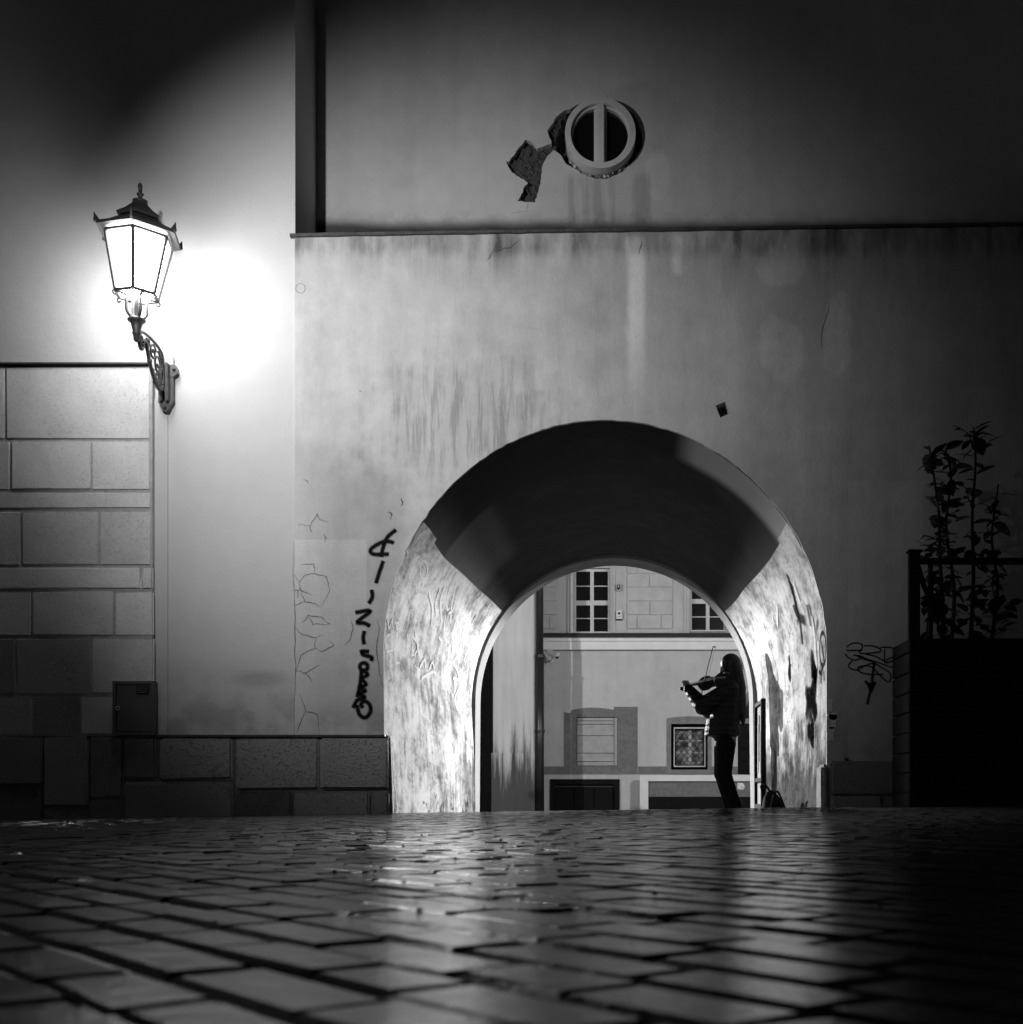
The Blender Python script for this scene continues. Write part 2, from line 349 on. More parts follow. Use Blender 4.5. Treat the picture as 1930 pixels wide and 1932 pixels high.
    def build(s, name, mat, parent=None, origin=None, smooth=False, kind=None):
        root = parent
        while root is not None and root.parent is not None: root = root.parent
        org = root.location.copy() if root is not None else (Vector(origin) if origin is not None else s.base())
        me = bpy.data.meshes.new(name); me.from_pydata([tuple(Vector(q) - org) for q in s.v], [], s.f)
        if s.uv:
            lay = me.uv_layers.new(name='UVMap')
            for fi, us in s.uv.items():
                for li, u in zip(me.polygons[fi].loop_indices, us): lay.data[li].uv = u
        me.materials.append(MAT[mat] if isinstance(mat, str) else mat)
        bm = bmesh.new(); bm.from_mesh(me); bmesh.ops.recalc_face_normals(bm, faces=bm.faces[:]) if not s.uv else None; bm.to_mesh(me); bm.free()
        if smooth:
            for p in me.polygons: p.use_smooth = True
        o = bpy.data.objects.new(name, me); COL.objects.link(o)
        if parent is not None: o.parent = parent
        else: o.location = org
        if kind: o['kind'] = kind
        return o
    def base(s):
        xs, ys, zs = zip(*s.v); return Vector(((min(xs) + max(xs)) / 2, (min(ys) + max(ys)) / 2, min(zs)))

def tag(o, label, cat, group=None):
    o['label'] = label; o['category'] = cat
    if group: o['group'] = group
    return o
def thing(name, loc, label, cat, group=None):
    o = bpy.data.objects.new(name, None); COL.objects.link(o); o.location = loc; o.empty_display_size = 0.1
    return tag(o, label, cat, group)
def smooth_path(pts, n=6, closed=False):
    P = [Vector(p) for p in pts]; out = []
    if len(P) < 3: return P
    m = len(P)
    for i in range(m if closed else m - 1):
        p0 = P[(i - 1) % m] if closed or i > 0 else P[0]; p1 = P[i]; p2 = P[(i + 1) % m]; p3 = P[(i + 2) % m] if closed or i + 2 < m else P[-1]
        for j in range(n):
            t = j / n; out.append(0.5 * ((2 * p1) + (p2 - p0) * t + (2 * p0 - 5 * p1 + 4 * p2 - p3) * t * t + (3 * p1 - p0 - 3 * p2 + p3) * t ** 3))
    if not closed: out.append(P[-1])
    return out
def jag(poly, amp, step=0.02):                                    # roughen a polygon's outline
    out = []
    for i in range(len(poly)):
        a, b = Vector(poly[i]), Vector(poly[(i + 1) % len(poly)]); n = max(1, int((b - a).length / step))
        for j in range(n):
            q = a.lerp(b, j / n); out.append((q.x + random.uniform(-amp, amp), q.y + random.uniform(-amp, amp)))
    return out

YF, YL, YU = 8.985, 9.0, 9.60        # gate wall below the ledge, left building, gate wall above the ledge
YB, YB2 = 13.95, 14.41               # inner and outer face of the passage's far wall
# ------------------------------------------------------------------ arch profiles
AXC, ZS, RX, RZ = -0.185, 1.16, 1.60, 1.685
def arch_pts(cx, zs, rx, rz, n=40):
    return [(cx - rx * math.cos(math.pi * i / n), zs + rz * math.sin(math.pi * i / n)) for i in range(n + 1)]
XL, XR = AXC - RX, AXC + RX
front_arch = [(XL + 0.075, -0.2), (XL + 0.06, 0.30), (XL + 0.05, 0.55), (XL + 0.045, 0.565), (XL + 0.005, 0.575)] + arch_pts(AXC, ZS, RX, RZ) + [(XR, 0.36), (XR - 0.012, -0.2)]
def vault_hit(x, y):                                             # where the sight line through (x, y) meets the passage's wall
    dx, dz = (x - VX) / F, (VY - y) / F
    def ins(Y):
        X, Z = dx * Y - AXC, H + dz * Y
        if Z <= ZS: return abs(X) - RX
        return math.hypot(X / RX, (Z - ZS) / RZ) - 1
    a, b = 8.0, 16.0
    for _ in range(50):
        m = (a + b) / 2
        if ins(m) > 0: b = m
        else: a = m
    Y = a; p = Vector((dx * Y, Y, H + dz * Y))
    nx, nz = p.x - AXC, max(p.z - ZS, 0)
    n = Vector((-nx, 0, -nz * (RX / RZ) ** 2)).normalized()
    return p + n * 0.0025, n

# ------------------------------------------------------------------ ground
bm_ = MB(); xs = [-40, -20, -10] + [-6 + 0.5 * i for i in range(25)] + [10, 20, 40]; ys = [-30, -5] + [0.5 * i for i in range(0, 64)] + [45, 60]
for Y in ys:
    for X in xs: bm_.v.append((X, Y, ground_z(X, Y) - 0.0045))
nx = len(xs)
for j in range(len(ys) - 1):
    for i in range(nx - 1): bm_.f.append((j * nx + i, j * nx + i + 1, (j + 1) * nx + i + 1, (j + 1) * nx + i))
ground = bm_.build('ground', 'wet_joint', None, (0, 0, 0), kind='structure', smooth=True)
d_, n_ = Vector((0.643, -0.766)), Vector((0.766, 0.643))
pav = bpy.data.objects.new('pavement', None); COL.objects.link(pav); pav['kind'] = 'structure'
stones = []
row = -6.0
while row < 16.0:
    w = random.uniform(0.056, 0.072); gw = random.choice((.0015, .002, .003, .005, .008)); c = -14.0 + random.uniform(0, 0.3)
    while c < 12.0:
        L = random.uniform(0.09, 0.19)
        ctr = d_ * (c + L / 2) + n_ * (row + w / 2); X, Y = ctr.x, ctr.y
        ok = 0.30 < Y < 14.6 and -0.52 * Y - 1.2 < X < 0.33 * Y + 1.2 and (Y < 8.9 or -1.72 < X < 1.36)
        if ok: stones.append((X, Y, L - random.choice((.0015, .002, .004)), w - gw * random.uniform(.5, 1.2)))
        c += L
    row += w
def sett_geo(L, w):
    j = lambda a: random.uniform(-a, a)
    b = 0.007; top = [(-L / 2 + j(.004), -w / 2 + j(.004)), (L / 2 + j(.004), -w / 2 + j(.004)), (L / 2 + j(.004), w / 2 + j(.004)), (-L / 2 + j(.004), w / 2 + j(.004))]
    vs = [(x * (1 - 2 * b / L), y * (1 - 2 * b / w), 0.0 + j(.0003)) for x, y in top] + [(x, y, -0.004) for x, y in top] + [(x, y, -0.03) for x, y in top] + [(0, 0, 0.0)]
    fs = [(0, 1, 12), (1, 2, 12), (2, 3, 12), (3, 0, 12)]
    for i in range(4): k2 = (i + 1) % 4; fs += [(i + 4, k2 + 4, k2, i), (i + 8, k2 + 8, k2 + 4, i + 4)]
    return vs, fs
ang = math.atan2(d_.y, d_.x)
def in_view(st):
    X, Y = st[0], st[1]; x, y = VX + X * F / Y, VY + (H - ground_z(X, Y)) * F / Y
    return -60 < x < 1990 and y < 2010
stones.sort(key=lambda st: (not in_view(st), st[1]))
temps = []
for i in range(24):
    vs, fs = sett_geo(0.14, 0.064); me = bpy.data.meshes.new('paving_stone'); me.from_pydata(vs, [], fs); me.materials.append(MAT['wet_sett']); temps.append(me)
rest = MB()
for i, (X, Y, L, w) in enumerate(stones):
    z = ground_z(X, Y) + random.uniform(-0.0015, 0.0015); tx, ty = random.uniform(-.005, .005), random.uniform(-.003, .003)
    if i < 300:
        o = bpy.data.objects.new('paving_stone', temps[i % 24]); COL.objects.link(o); o.parent = pav
        o.location = (X, Y, z); o.rotation_euler = (tx, ty, ang); o.scale = (L / 0.14, w / 0.064, 1)
    else:
        vs, fs = sett_geo(L, w); m = Matrix.Rotation(ang, 3, 'Z') @ Matrix.Rotation(tx, 3, 'X') @ Matrix.Rotation(ty, 3, 'Y')
        rest.add([m @ Vector(q) + Vector((X, Y, z)) for q in vs], fs)
rest.build('distant_paving', 'wet_sett', pav, kind='stuff')

# ------------------------------------------------------------------ gate building
gate = thing('gate_building', (0, 9.0, 0), 'plastered gate building with a wide round arch leading to a back street', 'building')
def ledge_z(x): return pz(447 - 0.0155 * (x - 557), YF)
XC = px(557, YL)                                                  # corner of the left building
top = [(px(x, YF), ledge_z(x) + random.uniform(-.006, .006)) for x in range(2400, 556, -40)] + [(XC - 0.0, ledge_z(557))]
outer = [(XC, -0.3)] + front_arch[:5] + [(x + random.uniform(-.003, .0025), z + random.uniform(-.0025, .0035)) for x, z in arch_pts(AXC, ZS, RX, RZ, 110)] + front_arch[-2:] + [(px(2400, YF), -0.3)] + top
sq = [at(x, y, YF) for x, y in ((1350, 765), (1368, 758), (1378, 779), (1359, 788))]
sqh = [(p.x, p.z) for p in sq]
MB().prism(outer, YF, YF + 0.03, [sqh]).build('lower_wall', 'gate_plaster', gate)
MB().prism([(p.x * 1.0 + (p.x - sum(q.x for q in sq) / 4) * .6, p.z + (p.z - sum(q.z for q in sq) / 4) * .6) for p in sq], YF + .031, YF + .12, [sqh]).build('hole_lining', 'gate_plaster', gate)
MB().box(sq[0].x - .1, sq[2].x + .1, YF + .11, YF + .15, sq[3].z - .1, sq[1].z + .1).build('hole_back', 'rubble', gate)
# coping along the ledge
cp = MB(); lx = list(range(548, 2420, 24)); vs = []
for x in lx:
    X, z = px(x, YF), ledge_z(x); w = random.uniform(0, .006)
    vs += [(X, YF - .022 - w, z - .004 + random.uniform(-.003, .003)), (X, YF - .022 - w, z + .016), (X, YU + .02, z + .022), (X, YU + .02, z - .004)]
fs = [(0, 1, 2, 3), tuple((len(lx) - 1) * 4 + q for q in (3, 2, 1, 0))]
for i in range(len(lx) - 1):
    for j in range(4): fs.append((i * 4 + j, i * 4 + (j + 1) % 4, i * 4 + 4 + (j + 1) % 4, i * 4 + 4 + j))
cp.add(vs, fs).build('ledge', 'coping', gate)
# upper wall: a plaster coat with the broken places cut out, rubble behind
def c3(cx, cy): x, y = (1180 + cx * .285) * .772, (180 + cy * .285) * .772; return (px(x, YU), pz(y, YU))
chip = [c3(*q) for q in ((375, 560), (430, 590), (470, 640), (590, 600), (612, 650), (545, 715), (515, 790), (490, 960), (445, 1100), (300, 1095), (345, 1000), (385, 930), (250, 850), (225, 800), (195, 760), (230, 755), (290, 660))]
wc = c3(1010, 570); wr = 66 * YU / F
ring = []
def crumb(p, a=.006): return (p[0] + random.uniform(-a, a), p[1] + random.uniform(-a, a))
for i in range(72):
    a = math.pi / 2 + 2 * math.pi * i / 72; t = a - math.pi / 2
    r = wr * (1.07 + (.09 if t < 1.2 or t > 4.4 else 0)) + random.uniform(0, .014)
    if t < 1.40 or t > 2.05:
        if .55 < t < 1.40: r += wr * .46 * ((t - .55) / .85) ** 1.3
        if 2.05 < t < 2.5: r += wr * .12 * (2.5 - t) / .45
        ring.append((wc[0] + r * math.cos(a), wc[1] + r * math.sin(a)))
    elif i == 18:
        edge = [c3(*q) for q in ((565, 530), (590, 600), (470, 640), (430, 590), (375, 560), (290, 660), (230, 755), (195, 760), (225, 800), (250, 850), (385, 930), (345, 1000), (300, 1095), (445, 1100), (490, 960), (515, 790), (545, 715), (612, 650), (680, 712))]
        for p, q in zip(edge, edge[1:] + [edge[-1]]):
            n = max(1, int((Vector(q) - Vector(p)).length / .018))
            for j in range(n): ring.append(crumb(tuple(Vector(p).lerp(Vector(q), j / n)), .005))
up_outer = [(XC - 0.02, 3.8), (px(2400, YF), 3.8), (px(2400, YF), 7.4), (XC - 0.02, 7.4)]
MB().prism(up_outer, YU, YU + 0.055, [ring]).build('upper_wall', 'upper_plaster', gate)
rb = MB(); rn = 60
x0, x1, z0, z1 = wc[0] - .75, wc[0] + .45, wc[1] - .65, wc[1] + .42
for j in range(rn + 1):
    for i in range(rn + 1): rb.v.append((x0 + (x1 - x0) * i / rn, YU + 0.05 + random.uniform(-.014, .03) + (.12 if math.hypot(x0 + (x1 - x0) * i / rn - wc[0], z0 + (z1 - z0) * j / rn - wc[1]) < wr * 1.25 else 0), z0 + (z1 - z0) * j / rn))
for j in range(rn):
    for i in range(rn): rb.f.append((j * (rn + 1) + i, j * (rn + 1) + i + 1, (j + 1) * (rn + 1) + i + 1, (j + 1) * (rn + 1) + i))
rb.build('exposed_masonry', 'rubble', gate)
for i in range(26):                                              # crumbs of plaster clinging to the window's lower edge
    a = random.uniform(3.6, 5.8); r = wr * random.uniform(1.0, 1.09); c = Vector((wc[0] + r * math.cos(a), YU - .004, wc[1] + r * math.sin(a))); q = random.uniform(.006, .02)
    MB().add([c + Vector((random.uniform(-1, 1), random.uniform(-.6, .8), random.uniform(-1, 1))) * q for _ in range(5)], [(0, 1, 2), (0, 2, 3), (0, 3, 4), (0, 4, 1), (1, 4, 3), (1, 3, 2)]).build('plaster_crumb', 'upper_plaster', gate)
pp = [c3(*q) for q in ((296, 1103), (392, 1106), (372, 1180), (236, 1195))]
MB().prism(pp, YU - .004, YU + .002).build('plaster_patch', 'left_plaster', gate)
# round window
rwin = MB()
def annulus(mb, c, r0, r1, y0, y1, n=64):
    mb.prism([(c[0] + r1 * math.cos(2 * math.pi * i / n), c[1] + r1 * math.sin(2 * math.pi * i / n)) for i in range(n)], y0, y1,
             [[(c[0] + r0 * math.cos(2 * math.pi * i / n), c[1] + r0 * math.sin(2 * math.pi * i / n)) for i in range(n)]])
annulus(rwin, wc, wr * .84, wr, YU - .105, YU + .15); annulus(rwin, wc, wr * .78, wr * .84, YU - .07, YU + .05)
rw = rwin.build('round_window', 'window_paint', gate)
mull = MB().box(wc[0] - .026, wc[0] + .03, YU - .10, YU + .03, wc[1] - wr * .85, wc[1] + wr * .85, .004)
mull.box(wc[0] - .05, wc[0] - .026, YU - .06, YU + .03, wc[1] - wr * .8, wc[1] + wr * .8); mull.box(wc[0] + .03, wc[0] + .05, YU - .06, YU + .03, wc[1] - wr * .8, wc[1] + wr * .8)
mull.build('mullion', 'window_paint', rw)
for sgn in (-1, 1):
    a0 = math.pi / 2 if sgn < 0 else -math.pi / 2
    MB().prism([(wc[0] + sgn * .002 + wr * .82 * math.cos(a0 + math.pi * i / 20), wc[1] + wr * .82 * math.sin(a0 + math.pi * i / 20)) for i in range(21)], YU - .03, YU - .024).build('pane', 'window_glass', rw)
# passage: walls and barrel vault in one sweep
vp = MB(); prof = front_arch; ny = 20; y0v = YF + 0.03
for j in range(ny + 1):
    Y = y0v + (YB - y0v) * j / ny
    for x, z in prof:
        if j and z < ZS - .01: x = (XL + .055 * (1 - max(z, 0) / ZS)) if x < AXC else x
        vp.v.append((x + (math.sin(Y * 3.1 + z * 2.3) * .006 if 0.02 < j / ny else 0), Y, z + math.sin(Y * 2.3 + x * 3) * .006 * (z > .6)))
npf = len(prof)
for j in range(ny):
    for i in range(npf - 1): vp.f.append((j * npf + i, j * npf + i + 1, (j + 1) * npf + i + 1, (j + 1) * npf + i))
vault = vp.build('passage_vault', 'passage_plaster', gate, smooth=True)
# far wall with its own, slightly lower arch
ba = [(AXC - 1.565, -0.3)] + arch_pts(AXC + .0, 1.22, 1.555, 1.595) + [(AXC + 1.575, -0.3)]
MB().prism([(-9, -0.3)] + ba + [(9, -0.3), (9, 8.5), (-9, 8.5)], YB, YB2).build('far_wall', 'far_plaster', gate)
# right-hand foot of the wall
for i, (a, b, c, d) in enumerate(((1566, 1720, 1436, 1500), (1723, 1900, 1440, 1500), (1903, 2100, 1438, 1500), (1566, 1660, 1502, 1550), (1663, 1800, 1502, 1550), (1803, 2050, 1502, 1550))):
    MB().box(px(a, YF), px(b, YF), YF - .05 - .01 * (i % 2), YF + .01, pz(d, YF), pz(c, YF), .012).build('stone_block', 'plinth_stone', gate)
MB().box(XR - .045, XR + .012, YF - .03, YF + .22, -.1, .36, .02).build('corner_stone', 'plinth_stone', gate)

# ---- writing and cracks on the front
NF = (0, -1, 0)
def strokes(name, lists, conv, w, mat, parent, Y, taper=False, n=6):
    for li, l in enumerate(lists):
        pts = [Vector((px(x, Y), Y - .0005 * (li % 5), pz(y, Y))) for x, y in (conv(*q) for q in l)]
        if taper:                                                 # a crack: angular, wandering
            out = []
            for a, b in zip(pts, pts[1:]):
                for j in range(4): out.append(a.lerp(b, j / 4) + (Vector((random.uniform(-.006, .006), 0, random.uniform(-.006, .006))) if j else Vector()))
            pts = out + [pts[-1]]
        else: pts = smooth_path(pts, n)
        MB().ribbon(pts, w, NF, taper).build(name, mat, parent)
cg = lambda a, b: (663.9 + a * .2238, 957.3 + b * .2238)
circ = lambda cx, cy, rx, ry, a0=0, a1=360, n=12: [(cx + rx * math.cos(R(a0 + (a1 - a0) * i / n)), cy + ry * math.sin(R(a0 + (a1 - a0) * i / n))) for i in range(n + 1)]
strokes('graffiti', [
    [(372, 188), (300, 250), (265, 330), (245, 418)], [(350, 305), (330, 290), (270, 288), (200, 320), (158, 355), (165, 385), (205, 396), (312, 393)],
    [(264, 450), (230, 550), (202, 640)], [(166, 694), (172, 750), (155, 790), (138, 808)], [(28, 886), (155, 872), (45, 965), (105, 975), (152, 1000)],
    [(106, 1040), (95, 1100), (104, 1155)], [(68, 1222), (90, 1212), (146, 1214)], [(100, 1215), (90, 1240), (165, 1262), (160, 1295)], circ(100, 1342, 33, 32),
    [(90, 1370), (132, 1408), (85, 1440), (118, 1492), (70, 1515), (112, 1545), (60, 1570), (108, 1598), (45, 1625), (10, 1690)], [(80, 1375), (70, 1480), (45, 1600)],
    [(92, 1690), (78, 1660), (102, 1632), (148, 1660), (156, 1722), (112, 1772), (62, 1742), (44, 1665)]], cg, 0.044, 'spray_black', gate, YF - .002)
ct = lambda a, b: (1559.4 + a * .1918, 1173.4 + b * .1918)
strokes('graffiti', [
    [(200, 245), (240, 215), (300, 205), (350, 225), (345, 270), (320, 290), (345, 310), (440, 305), (530, 290), (520, 260), (450, 235), (370, 235)],
    [(195, 280), (350, 278)], [(180, 315), (220, 355), (280, 375), (340, 355)], [(260, 325), (330, 335), (400, 365), (470, 390)], [(300, 335), (380, 370), (470, 395)],
    [(250, 380), (220, 420), (230, 455), (300, 470), (400, 420), (470, 405)], [(300, 450), (370, 430), (440, 440), (500, 500), (560, 560), (610, 590), (632, 550), (620, 500), (560, 460), (480, 410)],
    [(300, 470), (360, 505), (450, 515), (560, 515)], [(380, 315), (470, 335), (540, 370), (600, 405)], [(530, 250), (620, 250), (690, 275), (735, 320), (720, 350), (640, 350), (580, 380)],
    [(570, 270), (570, 340), (580, 400), (690, 375), (700, 420), (680, 450), (620, 440), (540, 410), (470, 390)], [(660, 260), (700, 240), (760, 255), (800, 310), (800, 370)],
    [(660, 270), (670, 310), (690, 330)], [(720, 380), (790, 385), (815, 430), (810, 490), (760, 490), (710, 430), (705, 370)]], ct, 0.013, 'marker_black', gate, YF - .002)
strokes('graffiti', [[(470, 400), (455, 500), (445, 600), (425, 700), (400, 812)], [(380, 580), (410, 620), (440, 690)], [(482, 588), (460, 620), (436, 690)], [(400, 610), (470, 610)], [(415, 640), (460, 640)]], ct, 0.024, 'marker_black', gate, YF - .003)
cc = lambda a, b: (133.6 + a * .4475, 694.8 + b * .4475)
strokes('crack', [
    [(940, 868), (965, 905), (990, 870), (1030, 865), (1078, 880), (1092, 930), (1060, 1000)], [(965, 905), (968, 935), (1020, 958)], [(968, 930), (985, 985), (1030, 990), (1055, 1005)],
    [(945, 1000), (985, 985)], [(970, 1075), (1000, 1040), (1060, 1050), (1095, 1080)], [(1000, 1040), (1020, 1080), (1090, 1078)], [(945, 1095), (980, 1125), (1030, 1135), (1060, 1125)],
    [(1030, 1135), (1030, 1180), (970, 1210), (945, 1290)], [(1030, 1180), (1060, 1195), (1110, 1165), (1090, 1150)], [(945, 1270), (990, 1285), (1050, 1250)], [(990, 1285), (1018, 1318)],
    [(962, 1372), (990, 1448), (1040, 1458), (1048, 1540)], [(990, 1448), (965, 1500), (950, 1535)], [(940, 725), (938, 900), (944, 1100), (946, 1300), (942, 1545)],
    [(960, 660), (1010, 665), (1040, 612), (1050, 640), (1085, 648)], [(1010, 665), (1012, 695)], [(1065, 700), (1078, 715), (1070, 730)], [(965, 830), (1025, 825), (1030, 865)],
    [(940, 938), (960, 935), (955, 970)], [(1180, 1060), (1190, 1090), (1180, 1140), (1155, 1170)], [(975, 470), (1000, 475), (1002, 486)], [(1290, 1062), (1300, 1100), (1290, 1200), (1300, 1290), (1320, 1350)],
    [(1395, 545), (1400, 565), (1390, 585)], [(1335, 605), (1352, 612), (1345, 640)], [(1218, 92), (1225, 100)]], cc, 0.012, 'crack_dark', gate, YF - .0015, True)
strokes('crack', [[(980, 452), (960, 468), (930, 474)], [(1565, 572), (1558, 600), (1550, 630), (1550, 658)], [(930, 475), (918, 492)], [(1210, 452), (1206, 480)], [(757, 940), (760, 955)], [(735, 965), (742, 972)]], lambda a, b: (a, b), 0.012, 'crack_dark', gate, YF - .0015, True)
strokes('pencil_ring', [circ(567, 544, 9, 9)], lambda a, b: (a, b), 0.006, 'crack_dark', gate, YF - .0015, False)
# a flaked edge beside the arch on the right
for x, y, w, h in ((1566, 1332, 6, 12), (1570, 1350, 10, 8), (1567, 1385, 6, 12), (1572, 1362, 6, 14)):
    MB().prism(jag([(px(x - w, YF), pz(y + h, YF)), (px(x + w, YF), pz(y + h, YF)), (px(x + w, YF), pz(y - h, YF)), (px(x - w, YF), pz(y - h, YF))], .008, .02), YF - .003, YF + .001).build('plaster_flake', 'white_paint', gate)

# ---- scribbles in the passage
def scribble(name, lists, w, mat, conv=lambda a, b: (a, b), n=5):
    for li, l in enumerate(lists):
        raw = smooth_path([Vector((*conv(*q), 0)) for q in l], n); hs = [vault_hit(q.x, q.y) for q in raw]
        MB().ribbon([h[0] + h[1] * 0.0006 * (li % 9) for h in hs], w, [h[1] for h in hs]).build(name, mat, vault)
cl = lambda a, b: ((920 + a * .3883) * .772, (1250 + b * .3883) * .772)
scribble('graffiti', [[(190, 240), (215, 330)], [(220, 235), (185, 330), (235, 320)], [(235, 250), (225, 370)], [(255, 270), (240, 380), (265, 330), (250, 270)], [(250, 330), (275, 400)], circ(295, 365, 22, 58, 100, 460),
    [(65, 680), (75, 735), (95, 680), (92, 730)], [(110, 690), (135, 740)], circ(128, 720, 10, 22), [(65, 790), (95, 770), (92, 870)], [(62, 885), (105, 870)], [(110, 790), (130, 840)], [(130, 785), (108, 845)], [(120, 880), (118, 945), (140, 950), (142, 890)], [(150, 750), (165, 790), (150, 830), (170, 850), (150, 930)],
    [(190, 770), (200, 850), (220, 780), (218, 900)], [(225, 790), (260, 850), (235, 900)], [(240, 750), (262, 900)], [(190, 930), (230, 900), (245, 910)],
    [(105, 965), (100, 1060), (128, 1100)], [(90, 1070), (120, 1060)], [(135, 1005), (130, 1100)], [(140, 1030), (168, 1030), (170, 970)], [(125, 1100), (160, 1110)], [(160, 1040), (150, 1150)], [(100, 1060), (90, 1200), (120, 1240)], [(120, 1140), (118, 1220), (150, 1250), (170, 1210)], [(140, 1140), (145, 1210)], [(170, 1100), (160, 1210)], [(108, 1300), (130, 1290), (150, 1330), (175, 1350), (190, 1230)]], 0.032, 'marker_white', cl)
scribble('graffiti', [[(330, 520), (350, 600), (345, 720)], [(400, 480), (370, 590), (380, 650)], [(430, 470), (400, 560), (410, 700)], [(470, 440), (440, 560), (450, 620), (480, 540)], [(500, 440), (470, 600), (465, 700)], [(540, 440), (500, 540), (480, 620), (450, 640)], [(390, 790), (410, 830), (400, 900)],
    [(430, 650), (420, 760), (440, 820)], [(470, 800), (475, 900)], [(510, 760), (530, 800), (520, 900)], [(540, 760), (545, 860)], [(440, 940), (475, 950), (520, 880)], [(475, 950), (510, 1010), (520, 1100), (490, 1180), (510, 1250)], [(480, 1050), (515, 1060)], [(280, 1050), (350, 1010), (370, 1020)], [(270, 980), (300, 930), (310, 980)], [(330, 990), (350, 950), (365, 1040)]], 0.04, 'marker_white', cl)
cr = lambda a, b: (1389.6 + a * .2398, 1080.8 + b * .2398)
scribble('graffiti', [[(585, 640), (600, 700), (590, 780)], [(600, 730), (625, 790), (615, 870)], [(590, 770), (630, 800), (600, 840), (628, 880)], [(545, 910), (560, 1010), (550, 1140)], [(555, 960), (590, 950), (575, 1060), (600, 900), (605, 1100)], [(620, 910), (615, 1120), (635, 1060)], [(560, 1020), (610, 1010)], [(575, 1060), (590, 1160)], [(600, 1050), (630, 1090)],
    [(565, 1190), (575, 1300)], [(590, 1170), (605, 1240), (585, 1300), (612, 1330)], [(560, 1250), (610, 1230)], [(415, 650), (430, 860)], [(440, 700), (425, 780), (440, 860)], [(410, 760), (422, 820)]], 0.13, 'marker_black', cr)
scribble('graffiti', [circ(680, 600, 26, 130), [(668, 540), (690, 700)], [(640, 370), (632, 450), (645, 540)], [(650, 770), (665, 790), (680, 740)], [(672, 780), (668, 870)], [(690, 770), (694, 850)]], 0.05, 'faint_black', cr)
scribble('paint_drip', [[(590, 340), (615, 500), (622, 640), (635, 745)], [(350, 0), (390, 220), (400, 480)], [(400, 580), (412, 590)], [(450, 80), (500, 230)]], 0.11, 'marker_white', cr)
scribble('graffiti', [[(395, 905), (412, 930), (398, 960), (415, 968)], [(240, 940), (256, 1010), (240, 1060), (252, 1110)], [(460, 1090), (470, 1160)], [(280, 330), (290, 380)], [(320, 250), (325, 420)]], 0.06, 'marker_white', cr)
scribble('paint_scrape', [[(375, 20), (420, 260), (430, 480)], [(430, 80), (470, 260), (480, 420)], [(400, 10), (455, 190), (500, 380), (520, 560)], [(450, 250), (480, 330), (540, 380)], [(430, 640), (425, 780), (428, 850)], [(560, 250), (590, 420)]], 0.12, 'faint_black', cr)

# ------------------------------------------------------------------ left building
left = thing('corner_building', (-3.4, 9.0, 0), 'smooth plastered building with a stone pier left of the arch', 'building')
xp, xq = px(288, 8.94), px(315, 8.975)
MB().prism([(xq, .3), (XC, .3), (XC, 7.4), (-9, 7.4), (-9, 3.2), (xp - .01, 3.2), (xp - .01, 3.0), (xq, 3.0)], YL, YL + .8).build('plaster_wall', 'left_plaster', left)
MB().box(xp - .01, xq, 8.988, YL + .3, .3, 2.998).build('plaster_strip', 'left_plaster', left)
MB().box(-9, xp - .004, 8.946, YL + .29, -.2, pz(692, 8.94)).build('pier_core', 'pale_mortar', left)
MB().box(-9, px(281, 8.94), 8.915, YL + .01, pz(689, 8.94), pz(685.5, 8.94), .002).build('coping', 'coping', left)
rows = [(691, 829, [-160, 10, 283]), (831, 925, [-150, 20, 172, 284]), (927, 960, [-160, -20, 285]), (964, 1067, [-120, 40, 187, 287]), (1069, 1112, [-150, -10, 267, 288]), (1115, 1200, [-100, 60, 216, 289]), (1203, 1310, [-140, 30, 172, 290]), (1313, 1387, [-150, -40, 60, 151, 290])]
def ston(x0, x1, y0, y1, Y, pro, mat, bev=.010, parent=left):
    a, b, c, d = px(x0 + .3, Y), px(x1 - .3, Y), pz(y1 - .3, Y), pz(y0 + .3, Y)
    m = MB().box(a, b, Y - pro, Y + .03, c, d, bev); j = .0035 if mat == 'ashlar' else .007
    m.v = [(x + random.uniform(-j, j), y + random.uniform(-j, j) * .5, z + random.uniform(-j, j)) for x, y, z in m.v]
    return m.build('stone_block', mat, parent)
for y0, y1, xs_ in rows:
    for a, b in zip(xs_, xs_[1:]):
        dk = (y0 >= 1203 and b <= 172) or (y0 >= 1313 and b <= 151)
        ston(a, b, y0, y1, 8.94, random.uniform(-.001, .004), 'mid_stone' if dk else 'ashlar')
for a, b, c, d in ((-160, -20, 1390, 1500), (-18, 80, 1390, 1480), (82, 166, 1390, 1520), (168, 232, 1390, 1505), (234, 294, 1390, 1470), (302, 438, 1392, 1471), (446, 601, 1392, 1489), (605, 733, 1392, 1489),
                   (234, 440, 1475, 1560), (446, 551, 1493, 1560), (555, 696, 1493, 1560), (700, 734, 1493, 1560), (168, 232, 1508, 1560), (82, 166, 1523, 1560), (-18, 80, 1484, 1560), (-160, -20, 1504, 1560)):
    ston(a, b, c, d, 8.93, random.uniform(.0, .02), 'plinth_stone', .014)
MB().box(-9, px(733, 8.95), 8.945, 9.0, -.3, pz(1389, 8.95)).build('plinth_core', 'mortar', left)
MB().box(xp - .005, px(727, 8.95), 8.925, YL + .002, pz(1391, 8.95), pz(1386.5, 8.95), .002).build('plinth_edge', 'coping', left)
